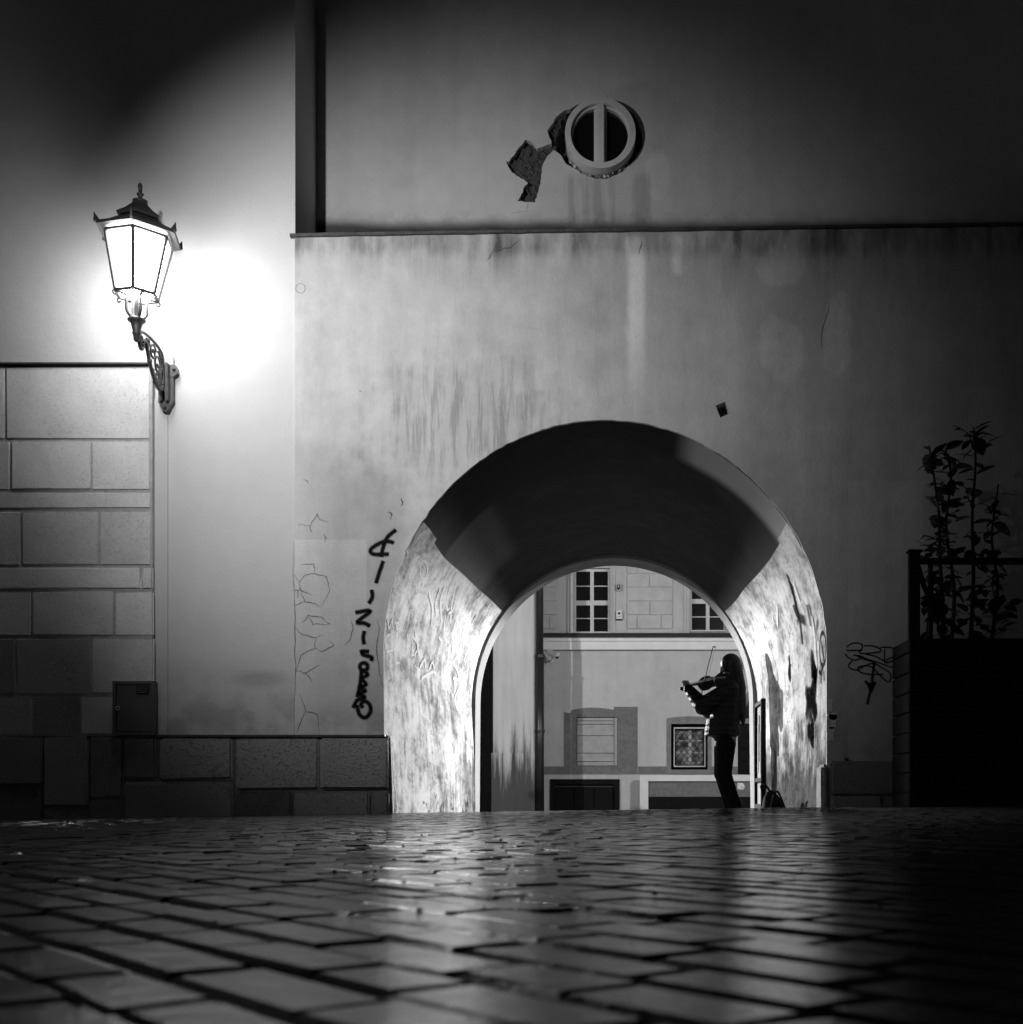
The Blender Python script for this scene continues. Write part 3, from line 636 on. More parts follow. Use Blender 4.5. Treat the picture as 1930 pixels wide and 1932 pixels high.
# cabinet in the pier
cab = thing('meter_cabinet', at(251, 1387, 8.93), 'grey metal meter cabinet set into the stone pier', 'cabinet')
Yc = 8.905; X0, X1, Z0, Z1 = px(212, Yc), px(291, Yc), pz(1387, Yc), pz(1285, Yc)
MB().prism([(X0, Z0), (X1, Z0), (X1, Z1), (X0, Z1)], Yc, Yc + .06, [[(X0 + .022, Z0 + .022), (X0 + .022, Z1 - .022), (X1 - .022, Z1 - .022), (X1 - .022, Z0 + .022)]]).build('frame', 'cabinet_paint', cab)
MB().box(X0 + .026, X1 - .026, Yc + .008, Yc + .05, Z0 + .026, Z1 - .026, .003).build('door', 'cabinet_paint', cab)
lk = at(222, 1336, Yc); ly = Yc
lkm = MB(); annulus(lkm, (lk.x, lk.z), .009, .016, ly - .002, ly + .012, 24); lkm.build('lock', 'steel', cab)
MB().box(lk.x - .004, lk.x + .004, ly + .002, ly + .012, lk.z - .008, lk.z + .008).build('keyhole', 'void', cab)
st = MB().box(px(257, Yc), px(281, Yc), Yc + .004, Yc + .0085, pz(1310, Yc), pz(1294, Yc)).build('sticker', 'paint_black', cab)
for yy, segs in ((1298, ((259, 265), (267, 279))), (1302, ((258, 270), (272, 278))), (1306, ((260, 266), (268, 274)))):
    for a, b in segs: MB().box(px(a, Yc), px(b, Yc), Yc + .002, Yc + .0036, pz(yy + .7, Yc), pz(yy - .7, Yc)).build('print_line', 'grey_render', st)

# ------------------------------------------------------------------ lantern
LC = Vector((-3.345, 8.43, 3.52))
lan = thing('wall_lantern', (LC.x, 8.93, 2.91), 'lit six-sided street lantern on an ornate iron bracket', 'lantern')
tilt = Matrix.Rotation(R(2.2), 3, 'Y')
def hexv(r, z, rot=42, n=6): return [LC + tilt @ Vector((r * math.cos(R(rot + 60 * i)), r * math.sin(R(rot + 60 * i)), z)) for i in range(n)]
zb, zt = 0.0, 0.37
b6, t6 = hexv(.142, zb), hexv(.222, zt)
for i in range(6):
    j = (i + 1) % 6; c = (b6[i] + b6[j] + t6[i] + t6[j]) / 4; inw = (LC + Vector((0, 0, .2)) - c); inw.z = 0; inw.normalize()
    q = [p + inw * .012 for p in (b6[i], b6[j], t6[j], t6[i])]
    MB().add(q, [(0, 1, 2, 3)]).build('pane', 'lantern_glass', lan)
    MB().tube([b6[i], t6[i]], .014, 6).build('glazing_bar', 'iron', lan)
MB().add(hexv(.136, .004), [(0, 1, 2, 3, 4, 5)]).build('bottom_pane', 'lantern_glass', lan)
def hex_rim(r, z, t):
    m = MB(); v = hexv(r, z)
    for i in range(6): m.tube([v[i], v[(i + 1) % 6]], t, 6)
    return m
hex_rim(.143, -.002, .012).build('lower_rim', 'iron', lan); hex_rim(.224, .374, .012).build('upper_rim', 'iron', lan)
def hex_shell(rings):
    m = MB(); n = len(rings)
    for r, z in rings: m.v += [tuple(p) for p in hexv(r, z)]
    for k2 in range(n - 1):
        for i in range(6): m.f.append((k2 * 6 + i, k2 * 6 + (i + 1) % 6, k2 * 6 + 6 + (i + 1) % 6, k2 * 6 + 6 + i))
    m.f.append(tuple(range(6))[::-1]); m.f.append(tuple((n - 1) * 6 + i for i in range(6))); return m
roof = hex_shell([(.285, .395), (.290, .412), (.20, .455), (.125, .505), (.128, .52)]).build('roof', 'iron_roof', lan)
hex_shell([(.150, .505), (.158, .522), (.10, .565), (.055, .61), (.05, .625)]).build('roof_cap', 'iron_roof', lan)
fin = MB(); fin.lathe(LC + tilt @ Vector((0, 0, .62)), [(.04, 0), (.05, .008), (.05, .018), (.03, .026), (.016, .034), (.012, .05), (.024, .058), (.024, .066), (.011, .074), (.013, .10), (.016, .115), (.012, .132), (.003, .142)], 14)
fin.build('finial', 'iron_roof', lan, smooth=True)
o6 = hexv(.286, .405)
for p in o6:                                                      # horn at each roof corner
    rad = (p - LC); rad.z = 0; rad.normalize(); tng = Vector((-rad.y, rad.x, 0))
    m = MB(); a, b = p - rad * .035, p + rad * .012; tip = p + rad * .012 + Vector((0, 0, .062))
    m.add([a - tng * .012, a + tng * .012, b + tng * .009, b - tng * .009, tip, p - rad * .01 + Vector((0, 0, -.012))], [(0, 1, 4), (1, 2, 4), (2, 3, 4), (3, 0, 4), (0, 3, 5), (3, 2, 5), (2, 1, 5), (1, 0, 5)]).build('roof_horn', 'iron_roof', lan)
    m = MB(); q = LC + tilt @ Vector(((p - LC).x * .5, (p - LC).y * .5, -.004)); rr = rad
for i, p in enumerate(hexv(.142, -.004)):
    rad = (p - LC); rad.z = 0; rad.normalize()
    MB().tube(smooth_path([p, p + rad * .018 + Vector((0, 0, -.012)), p + rad * .006 + Vector((0, 0, -.032)), p - rad * .012 + Vector((0, 0, -.022))], 5), .0055, 6).build('foot_scroll', 'iron', lan)
for s_ in (0, 1, 2, 3):                                           # cradle that carries the lantern
    a = R(42 + 90 * s_); dr = Vector((math.cos(a), math.sin(a), 0)); bb = Vector((LC.x, LC.y, 3.355))
    MB().tube(smooth_path([LC + dr * .135 + Vector((0, 0, -.002)), LC + dr * .075 + Vector((0, 0, -.012)), LC + dr * .068 + Vector((0, 0, -.05)), bb + dr * .066 + Vector((0, 0, .045)), bb + dr * .03 + Vector((0, 0, .004))], 6), .0105, 7).build('cradle_arm', 'iron', lan, smooth=True)
MB().lathe((LC.x, LC.y, 3.36), [(.014, 0), (.014, .13), (.018, .135), (.018, .16)], 10).build('gas_pipe', 'steel', lan, smooth=True)
MB().lathe((LC.x, LC.y, 3.205), [(.012, 0), (.020, .01), (.024, .05), (.032, .055), (.026, .065), (.036, .11), (.042, .13), (.058, .138), (.060, .150), (.05, .157), (.01, .158)], 18).build('socket_cup', 'iron', lan, smooth=True)
Xb = -3.345
def yz(*q): return [Vector((Xb, y, z)) for y, z in q]
top_rail = smooth_path(yz((8.44, 3.275), (8.52, 3.305), (8.62, 3.318), (8.75, 3.315), (8.86, 3.295), (8.905, 3.24), (8.91, 3.14), (8.905, 3.07)), 6)
MB().tube(top_rail, .011, 8).build('bracket_rail', 'iron', lan, smooth=True)
low_rail = smooth_path(yz((8.47, 3.29), (8.475, 3.215), (8.50, 3.185), (8.535, 3.20), (8.545, 3.25), (8.59, 3.255), (8.65, 3.16), (8.72, 3.075), (8.80, 3.025), (8.86, 3.02), (8.90, 3.06)), 6)
MB().tube(low_rail, [.013] * len(low_rail), 8).build('bracket_rail', 'iron', lan, smooth=True)
def spiral(cy, cz, r0, turns, a0, sg=1, n=26):
    return [Vector((Xb, cy + r0 * (1 - .8 * i / n) * math.cos(a0 + sg * turns * 2 * math.pi * i / n), cz + r0 * (1 - .8 * i / n) * math.sin(a0 + sg * turns * 2 * math.pi * i / n))) for i in range(n + 1)]
for args in ((8.81, 3.19, .085, 1.7, 1.6, -1), (8.72, 3.235, .06, 1.5, 0.4, 1), (8.63, 3.275, .035, 1.5, 2.6, 1), (8.515, 3.255, .035, 1.4, 0, -1), (8.79, 3.085, .05, 1.4, 3.6, 1), (8.86, 3.265, .03, 1.3, 1.0, 1)):
    MB().tube(spiral(*args), .0075, 6).build('scroll', 'iron', lan, smooth=True)
for (y, z) in ((8.655, 3.155), (8.76, 3.045), (8.48, 3.25)):
    MB().ball((Xb, y, z), .019, 10, 6).build('collar', 'iron', lan, smooth=True)
MB().box(Xb - .055, Xb + .055, 8.955, 8.985, 2.965, 3.235, .004).build('wall_plate', 'iron', lan)
MB().box(Xb + .012, Xb + .032, 8.905, 8.957, 2.96, 3.235, .004).build('plate_rib', 'iron', lan)
MB().box(Xb - .032, Xb - .012, 8.905, 8.957, 2.96, 3.06, .004).build('plate_rib', 'iron', lan)
MB().prism([(Xb + .03, 3.14), (Xb + .06, 3.15), (Xb + .085, 3.17), (Xb + .09, 3.20), (Xb + .078, 3.225), (Xb + .05, 3.235), (Xb + .03, 3.23)], 8.95, 8.97).build('plate_ear', 'iron', lan)
MB().ball((Xb + .063, 8.945, 3.195), .012, 10, 6).build('bolt', 'iron_roof', lan)
MB().prism([(Xb - .055, 2.967), (Xb + .055, 2.967), (Xb + .035, 2.935), (Xb + .022, 2.905), (Xb, 2.892), (Xb - .022, 2.905), (Xb - .035, 2.935)], 8.945, 8.985).build('plate_foot', 'iron', lan)
MB().ball((Xb, 8.94, 2.918), .012, 10, 6).build('bolt', 'iron_roof', lan)
MB().box(Xb - .02, Xb + .05, 8.967, 8.978, 3.237, 3.315, .002).build('wall_pad', 'left_plaster', lan)

# ------------------------------------------------------------------ lamps outside the picture: added fill lamps, then the back street's lamps
def spot_lamp(name, loc, target, watts, angle, blend, label, rad=.07, light_cutoff=0.0, hung=False, barn=0):
    t = thing(name, loc, label, 'fill_lamp')
    d = (Vector(target) - Vector(loc)).normalized(); q = d.to_track_quat('-Z', 'Y').to_matrix()
    m = MB(); vs = [Vector(loc) + q @ Vector((x * s2, y * s2, z)) for z, s2 in ((-.02, 1.0), (.10, .6)) for x, y in ((-.14, -.10), (.14, -.10), (.14, .10), (-.14, .10))]
    m.add(vs, [(4, 5, 6, 7), (0, 1, 5, 4), (1, 2, 6, 5), (2, 3, 7, 6), (3, 0, 4, 7)]).build('housing', 'dark_metal', t)
    if light_cutoff:  # added plate that cuts the beam off above the passage walls
        f = Vector((d.x, d.y, 0)).normalized(); w = Vector((-f.y, f.x, 0)); c = Vector(loc) + Vector((0, 0, .025)); drop = Vector((0, 0, -light_cutoff))
        p4 = [c - f * .05 - w * .45, c - f * .05 + w * .45, c + f * .55 + w * .45 + drop, c + f * .55 - w * .45 + drop]
        MB().add(p4 + [p + Vector((0, 0, .02)) for p in p4], [(0, 1, 2, 3), (7, 6, 5, 4), (0, 4, 5, 1), (1, 5, 6, 2), (2, 6, 7, 3), (3, 7, 4, 0)]).build('light_cutoff', 'dark_metal', t)
    if barn:                                                      # added flap that keeps the light off the square in front of the arch
        e = [Vector((math.sin(R(g)) * -barn, -math.cos(R(g)), 0)) * .55 + Vector(loc) for g in (20.5, 0, -30)]
        m = MB()
        for p in e: m.v += [tuple(p + Vector((0, 0, -.5))), tuple(p + Vector((0, 0, .02)))]
        m.f = [(0, 2, 3, 1), (2, 4, 5, 3)]; m.build('light_flap', 'dark_metal', t)
        MB().tube([Vector(loc) + Vector((0, 0, -.06)), e[1] + Vector((0, 0, -.06))], .008, 6).build('flap_arm', 'dark_metal', t)
    b0 = Vector(loc) - d * .10
    if hung: MB().tube([b0, b0 + Vector((0, 0, 3.2))], .02, 8).build('suspension_rod', 'dark_metal', t)
    else: MB().tube([b0, b0 + Vector((0, 0.0, -.25)), Vector((b0.x, b0.y, ground_z(b0.x, b0.y) - .02))], .03, 8).build('post', 'dark_metal', t)
    l = bpy.data.lights.new(name + '_light', 'SPOT'); l.energy = watts; l.spot_size = R(angle); l.spot_blend = blend; l.shadow_soft_size = rad
    o = bpy.data.objects.new('light_source', l); COL.objects.link(o); o.parent = t; o.location = d * .03; o.rotation_euler = d.to_track_quat('-Z', 'Y').to_euler()
    return t
spot_lamp('fill_lamp', (-2.9, 5.3, 3.85), (-1.75, 9.0, 3.1), FILL_W, 83, 1.0, 'unseen fill lamp added above the square to brighten the arch wall', .05, 0, True)
spot_lamp('fill_lamp', (2.6, 19.4, 2.35), (-1.75, 11.0, 1.3), PASS_W[0], 62, .6, 'unseen fill lamp added behind the far wall right of the passage', .02, .045, barn=1)
spot_lamp('fill_lamp', (-3.2, 19.4, 2.35), (1.40, 11.0, 1.3), PASS_W[1], 62, .6, 'unseen fill lamp added behind the far wall left of the passage', .02, .045, barn=-1)
def street_lamp(loc, watts, label, rad=.05):
    t = thing('street_lamp', (loc[0], loc[1], 0), label, 'street lamp', 'lamps of the street behind the arch')
    MB().lathe((loc[0], loc[1], 0), [(.09, -.05), (.09, .3), (.05, .35), (.04, loc[2] - .35), (.06, loc[2] - .3), (.06, loc[2] - .27)], 12).build('post', 'iron', t, smooth=True)
    MB().lathe((loc[0], loc[1], loc[2] + .26), [(.24, 0), (.22, .03), (.10, .14), (.03, .2)], 6).build('roof', 'iron_roof', t)
    MB().lathe((loc[0], loc[1], loc[2] - .27), [(.12, 0), (.21, .52)], 6).build('glass', 'clear_glass', t)
    MB().ball((loc[0], loc[1], loc[2]), .03, 10, 6).build('lamp_bulb', 'clear_glass', t)
    l = bpy.data.lights.new('street_lamp_light', 'POINT'); l.energy = watts; l.shadow_soft_size = rad
    o = bpy.data.objects.new('light_source', l); COL.objects.link(o); o.parent = t; o.location = (0, 0, loc[2]); return t
street_lamp((4.6, 15.6, 4.2), BACK_W[0], 'street lamp right of the passage, behind the gate building')
street_lamp((-5.0, 15.6, 4.2), BACK_W[1], 'street lamp left of the passage, behind the gate building')

# ------------------------------------------------------------------ street behind the arch
YK = 25.2
back = thing('townhouse', (1.0, YK, 0), 'pale townhouse seen through the arch with tall windows above a cornice', 'building')
bx = lambda x: px(x, YK)
bz = lambda y: pz(y, YK)
def bbox(name, x0, x1, y0, y1, front, mat, parent=back, depth=.05, bev=0.0):   # slab on the facade; 'front' = how far it stands out
    return MB().box(bx(x0), bx(x1), YK - front, YK - front + depth, bz(y1), bz(y0), bev).build(name, mat, parent)
# lower wall with its openings
def rect(x0, x1, y0, y1): return [(bx(x0), bz(y1)), (bx(x1), bz(y1)), (bx(x1), bz(y0)), (bx(x0), bz(y0))]
wl = MB().prism([(bx(700), -.5), (bx(1700), -.5), (bx(1700), bz(1203)), (bx(700), bz(1203))], YK, YK + .3,
                [rect(1040, 1166, 1474, 1531), rect(1273, 1329, 1374.8, 1444.7), rect(1086, 1166, 1350, 1446)])
wl.build('lower_wall', 'back_plaster', back)
wins = ((1083, 1150, 1070.5, 1193), (1303, 1370, 1067.5, 1190))
MB().prism([(bx(700), bz(1204)), (bx(1700), bz(1204)), (bx(1700), bz(850)), (bx(700), bz(850))], YK + .05, YK + .35, [rect(*w) for w in wins]).build('upper_wall', 'back_upper', back)
bbox('dado', 1020, 1064, 1446, 1461, .012, 'grey_render', depth=.02); bbox('dado', 1204, 1258, 1446, 1461, .012, 'grey_render', depth=.02); bbox('dado', 1342, 1394, 1446, 1461, .012, 'grey_render', depth=.02)
bbox('cornice', 700, 1700, 1203, 1211, .10, 'white_band', depth=.12, bev=.01); bbox('cornice', 700, 1700, 1211, 1226, .05, 'white_band', depth=.06, bev=.004)
bbox('string_line', 700, 1700, 1226.2, 1228.4, .02, 'grey_render', depth=.03)
bbox('tile_bed', 700, 1700, 1195.5, 1199, .12, 'roof_tile', depth=.2)
tl = MB()
for i in range(150):
    X = bx(960) + i * .055; tl.tube([(X, YK - .17, bz(1202)), (X, YK - .02, bz(1198))], .032, 6)
tl.build('roof_tiles', 'roof_tile', back, kind='stuff')
for (a, b, c, d) in wins:
    w = MB(); fr = rect(a, b, c, d); xm, ym = (a + b) / 2, c + (d - c) * .515
    cols = ((a + 3.2, xm - 3.6), (xm + 3.2, b - 3.6)); rws = ((c + 4.5, ym - 3.5), (ym + 5.5, d - 4))
    holes = [rect(p, q, r, s2) for p, q in cols for r, s2 in rws]
    wo_ = w.prism(fr, YK + .20, YK + .26, holes).build('window', 'window_paint', back)
    for p, q in cols:
        for r, s2 in rws:
            m2 = (r + s2) / 2
            MB().box(bx(p), bx(q), YK + .21, YK + .24, bz(m2 + .9), bz(m2 - .9)).build('glazing_bar', 'window_paint', wo_)
            for e, g in ((r, m2 - .9), (m2 + .9, s2)): MB().box(bx(p), bx(q), YK + .225, YK + .23, bz(g), bz(e)).build('pane', 'window_glass', wo_)
    MB().box(bx(a - 1), bx(b + 1), YK - .05, YK + .19, bz(d + 2), bz(d), .004).build('sill', 'window_paint', wo_)
    for (p, q, t2) in ((a - 13, a - 8, .03), (a - 8, a - 2, .05), (b + 2, b + 6, .05), (b + 6, b + 11, .03)):
        MB().box(bx(p), bx(q), YK + .05 - t2, YK + .06, bz(1196), bz(c - 8), .004).build('surround', 'back_upper', wo_)
    MB().box(bx(a - 13), bx(b + 11), YK, YK + .06, bz(c - 8), bz(c - 17), .004).build('surround', 'back_upper', wo_)
    MB().box(bx(a - 2), bx(b + 2), YK + .3, YK + .34, bz(d), bz(c)).build('dark_room', 'void', wo_)
# rusticated panels between the windows
for (pa, pb) in ((1183, 1269), (1000, 1049), (1400, 1486)):
    wdt = pb - pa
    for (c, d, sp) in ((1030, 1056, (.5,)), (1056, 1081.5, (.22,)), (1082.5, 1107.3, (.49,)), (1108, 1133.7, ()), (1134.4, 1159.6, (.5,)), (1160.3, 1186.3, (.22, .75)), (1187, 1196, ())):
        e = [pa] + [pa + wdt * q for q in sp] + [pb]
        for p, q in zip(e, e[1:]): bbox('stone_block', p + .3, q - .3, c + .3, d - .3, -.01 + random.uniform(0, .006), 'back_stone', depth=.07, bev=.006)
# boarded-up window
bw_ = MB().prism([(bx(1064), bz(1461)), (bx(1203), bz(1461)), (bx(1203), bz(1333.5)), (bx(1158), bz(1333.5)), (bx(1158), bz(1339))] + [(bx(1158 - 80 * t / 8), bz(1339 - 4 * math.sin(math.pi * t / 8))) for t in range(1, 8)] + [(bx(1078), bz(1340)), (bx(1076), bz(1346)), (bx(1064), bz(1343))], YK - .012, YK + .02, [rect(1088, 1165, 1353, 1445.5)])
bwo = bw_.build('boarded_window', 'grey_render', back)
yb = 1354
for q in (1360, 1366.5, 1388, 1421, 1437, 1445):
    MB().box(bx(1089), bx(1158), YK - .004 + random.uniform(0, .012), YK + .05, bz(q - .5), bz(yb + .5), .004).build('board', 'board', bwo); yb = q
MB().box(bx(1159), bx(1164.4), YK - .015, YK + .05, bz(1444.6), bz(1354), .004).build('batten', 'board', bwo)
MB().box(bx(1086), bx(1166), YK + .06, YK + .09, bz(1448), bz(1348)).build('dark_room', 'void', bwo)
# basement opening
bo = MB().prism(rect(1039, 1169, 1470, 1531), YK - .05, YK + .05, [rect(1046, 1160, 1480, 1532)]).build('basement_door', 'dark_wood', back)
for p, q in ((1046, 1082), (1083, 1120), (1121, 1159)): MB().box(bx(p), bx(q), YK + .06, YK + .10, bz(1531), bz(1480), .006).build('door_panel', 'dark_wood', bo)
MB().box(bx(1046), bx(1160), YK + .03, YK + .06, bz(1485), bz(1482)).build('rail', 'dark_metal', bo)
MB().box(bx(1030), bx(1180), YK + .29, YK + .31, bz(1532), bz(1460)).build('dark_room', 'void', bo)
# pale frame of the terrace in front of the house
ter = thing('terrace_wall', (bx(1310), YK - .9, 0), 'low grey terrace wall with a pale painted frame and top rail', 'low wall')
Yt = YK - .35; tx = lambda x: px(x, Yt); tz = lambda y: pz(y, Yt)
MB().box(tx(1207), tx(1223), Yt - .06, Yt + .10, -.4, tz(1462), .004).build('frame_post', 'white_band', ter)
MB().box(tx(1223) + .002, tx(1470), Yt - .06, Yt + .10, tz(1474), tz(1462), .004).build('top_rail', 'white_band', ter)
MB().box(tx(1223), tx(1470), Yt, Yt + .08, tz(1503), tz(1474.3)).build('panel', 'grey_render', ter)
MB().box(tx(1223), tx(1470), Yt - .03, Yt + .08, -.4, tz(1503.3), .004).build('dark_base', 'dark_wood', ter)
scr = MB(); sp_ = [(tx(1391), tz(1488)), (tx(1396), tz(1490)), (tx(1404), tz(1489)), (tx(1405), tz(1483)), (tx(1401), tz(1477)), (tx(1391), tz(1477))]
scr.v = [(x, Yt - .012 - .02 * (i % 2), z) for i, (x, z) in enumerate(sp_)] + [(tx(1398), Yt - .045, tz(1483))]; scr.f = [(i, (i + 1) % 6, 6) for i in range(6)]  # sheet added to stand in for a bright patch of light
tag(scr.build('bright_patch', 'white_paint', None), 'made-up white sheet for a bright light patch on the low terrace wall beside the violinist', 'bright patch')
# leaded window
lw = MB().prism([(bx(1258), bz(1461)), (bx(1342), bz(1461)), (bx(1342), bz(1355))] + [(bx(1342 - 84 * t / 10), bz(1355 - 3.5 * math.sin(math.pi * t / 10))) for t in range(1, 10)] + [(bx(1258), bz(1356))], YK - .03, YK + .02, [rect(1266, 1335, 1366, 1452)]).build('leaded_window', 'sand_stone', back)
MB().prism(rect(1265, 1336, 1365, 1453), YK + .0, YK + .05, [rect(1271, 1331, 1372, 1447)]).build('inner_frame', 'sand_stone', lw)
MB().prism(rect(1270, 1332, 1371, 1448), YK + .03, YK + .09, [rect(1275, 1327, 1377, 1443)]).build('casement', 'dark_wood', lw)
MB().box(bx(1299), bx(1305), YK + .10, YK + .14, bz(1445), bz(1374)).build('mullion', 'window_paint', lw)
for r in (1397, 1420): MB().box(bx(1273), bx(1329), YK + .10, YK + .135, bz(r + .8), bz(r - .8)).build('glazing_bar', 'window_paint', lw)
for p, q in ((1273, 1299), (1305, 1329)):
    for r, s2 in ((1375, 1396), (1398, 1419), (1421, 1445)): MB().box(bx(p), bx(q), YK + .12, YK + .125, bz(s2), bz(r)).build('pane', 'lattice_glass', lw)
x0, x1, z0, z1 = bx(1274), bx(1328), bz(1444), bz(1376); stp = .121
for sg in (-1, 1):
    c = -2.0
    while c < 3.0:
        pts = []
        for X in (x0, x1):
            z = z0 + sg * (X - x0) * 1.25 + c
            pts.append((X, z))
        for Z in (z0, z1):
            X = x0 + (Z - z0 - c) / (sg * 1.25); pts.append((X, Z))
        pts = sorted([p for p in pts if x0 - 1e-6 <= p[0] <= x1 + 1e-6 and z0 - 1e-6 <= p[1] <= z1 + 1e-6])
        if len(pts) >= 2 and (pts[-1][0] - pts[0][0]) > .03:
            MB().tube([(pts[0][0], YK + .045 + .008 * sg, pts[0][1]), (pts[-1][0], YK + .045 + .008 * sg, pts[-1][1])], .0085, 5).build('lattice_bar', 'dark_metal', lw)
        c += stp * 1.25
# doorway at the right with an arched head
dr = MB().prism([(bx(1392), bz(1461)), (bx(1440), bz(1461)), (bx(1440), bz(1366)), (bx(1392), bz(1366))], YK - .02, YK + .02).build('doorway', 'dark_wood', back)
for q in range(4): MB().box(bx(1395), bx(1413), YK - .045, YK - .018, bz(1366 + 24 * q + 22), bz(1366 + 24 * q + 2), .006).build('door_panel', 'sand_stone' if q == 9 else 'dark_wood', dr)
MB().box(bx(1390), bx(1442), YK - .10, YK + .02, bz(1366), bz(1356), .01).build('door_cornice', 'sand_stone', dr)
MB().box(bx(1414), bx(1417.5), YK - .09, YK - .02, bz(1460), bz(1372), .004).build('white_strip', 'white_band', dr)
MB().prism([(bx(1430 - 34 * math.cos(math.pi * i / 20)), bz(1356 - 62 * math.sin(math.pi * i / 20))) for i in range(21)], YK - .02, YK + .01).build('arched_head', 'sand_stone', dr)
MB().prism([(bx(1430 - 24 * math.cos(math.pi * i / 20)), bz(1356 - 50 * math.sin(math.pi * i / 20))) for i in range(21)], YK - .03, YK + .01).build('fanlight', 'void', dr)
# club sign, reading upwards
sg_ = thing('club_sign', at(1406, 1263, YK), 'small dark upright sign with white letters KLUB on the back facade', 'sign')
MB().box(bx(1399), bx(1413), YK - .14, YK - .08, bz(1263.5), bz(1236.5), .006).build('sign_board', 'dark_metal', sg_)
MB().box(bx(1404), bx(1408), YK - .085, YK + .01, bz(1253), bz(1249)).build('bracket', 'dark_metal', sg_)
cu = bpy.data.curves.new('letters', 'FONT'); cu.body = 'KLUB'; cu.align_x = 'CENTER'; cu.align_y = 'CENTER'; cu.size = .135; cu.extrude = .004; cu.space_character = 1.05
tmp = bpy.data.objects.new('letters_tmp', cu); COL.objects.link(tmp); dg = bpy.context.evaluated_depsgraph_get()
me = bpy.data.meshes.new_from_object(tmp.evaluated_get(dg)); COL.objects.unlink(tmp); bpy.data.objects.remove(tmp)
me.materials.clear(); me.materials.append(MAT['paint_white']); lt = bpy.data.objects.new('lettering', me); COL.objects.link(lt); lt.parent = sg_
lt.rotation_euler = (R(90), R(-90), 0); lt.location = Vector((bx(1406), YK - .147, bz(1250))) - sg_.location
# boxes and camera on the facade
for i, (x, y, w, h, lab) in enumerate(((1167, 1108.6, 8.5, 13, 'upper small alarm box beside the tall window'), (1168, 1160.6, 10.6, 16, 'lower small white box beside the tall window'))):
    t = thing('wall_box', at(x, y + h / 2, YK), lab, 'wall box')
    bbox('casing', x - w / 2, x + w / 2, y - h / 2, y + h / 2, .06, 'white_paint' if i else 'steel', t, .12, .008)
    if i == 0: bbox('dark_cover', x - w * .28, x + w * .28, y - h * .36, y + h * .36, .075, 'void', t, .02, .006); bbox('highlight_strip', x - .8, x + .6, y - h * .28, y + h * .05, .08, 'white_paint', t, .006)
    else: MB().ball((bx(x), YK - .065, bz(y - 2.5)), .026, 10, 6, (1, .5, 1)).build('dark_dome', 'void', t); bbox('label_strip', x - 3, x + 3, y + 2.5, y + 3.6, .064, 'grey_render', t, .006); bbox('bottom_edge', x - w / 2, x + w / 2, y + h / 2, y + h / 2 + 1.5, .06, 'void', t, .1)
cct = thing('security_camera', at(1040, 1246, YK), 'white bullet security camera mounted on the back facade', 'camera')
pA, pB_ = at(1035, 1231.5, YK - .25), at(1050, 1239, YK - .42)
MB().tube([pA, pB_], .047, 12).build('body', 'white_paint', cct, smooth=False)
MB().tube([pA + Vector((-.01, .02, .035)), pB_ + Vector((.03, -.03, .035))], .045, 10, flat=.9).build('sun_hood', 'white_paint', cct)
MB().tube([pB_ + Vector((.012, -.012, -.006)), pB_ + Vector((.018, -.018, -.009))], .036, 12).build('lens', 'void', cct)
MB().tube(smooth_path([(pA + pB_) / 2, at(1041, 1245, YK - .25), at(1040, 1245.5, YK)], 4), .018, 8).build('arm', 'white_paint', cct)
MB().tube([at(1040, 1245.5, YK - .03), at(1040, 1245.5, YK)], .05, 12).build('mount', 'white_paint', cct)
# pier with a downpipe on the left of the street
Yp = 23.6
pr = thing('street_pier', (px(969, Yp), Yp, 0), 'streaked plaster pier left in the passage view, black near its foot', 'pier')
MB().box(px(930, Yp), px(1008, Yp), Yp, YK + .1, -.4, 6.5, .02).build('shaft', 'pier_plaster', pr)
MB().box(px(927, Yp), px(1009, Yp), Yp - .02, Yp + .3, -.4, pz(1420, Yp), .01).build('foot', 'pier_plaster', pr)
dp = thing('downpipe', (px(1018, Yp), Yp + .1, 0), 'dark iron downpipe running down the corner of the pier', 'downpipe')
MB().tube([(px(1018, Yp), Yp + .02, 6.5), (px(1018, Yp), Yp + .02, pz(1236, Yp))], .072, 12).build('upper_pipe', 'pipe', dp, smooth=True)
MB().tube([(px(1018, Yp), Yp + .02, pz(1240, Yp)), (px(1018, Yp), Yp + .02, -.3)], .085, 12).build('lower_pipe', 'pipe', dp, smooth=True)
for y in (1238, 1380, 1100): MB().tube([(px(1018, Yp), Yp + .02, pz(y + 3, Yp)), (px(1018, Yp), Yp + .02, pz(y - 3, Yp))], .10, 12).build('collar', 'pipe', dp)
gd = thing('dark_gateway', (px(880, Yp), Yp + 1, 0), 'dark wooden gate in the gap left of the pier', 'gate')
for i in range(6): MB().box(px(800 + 22 * i, Yp + .8), px(821 + 22 * i, Yp + .8), Yp + .8, Yp + .86, -.4, 5.5, .006).build('plank', 'dark_wood', gd)

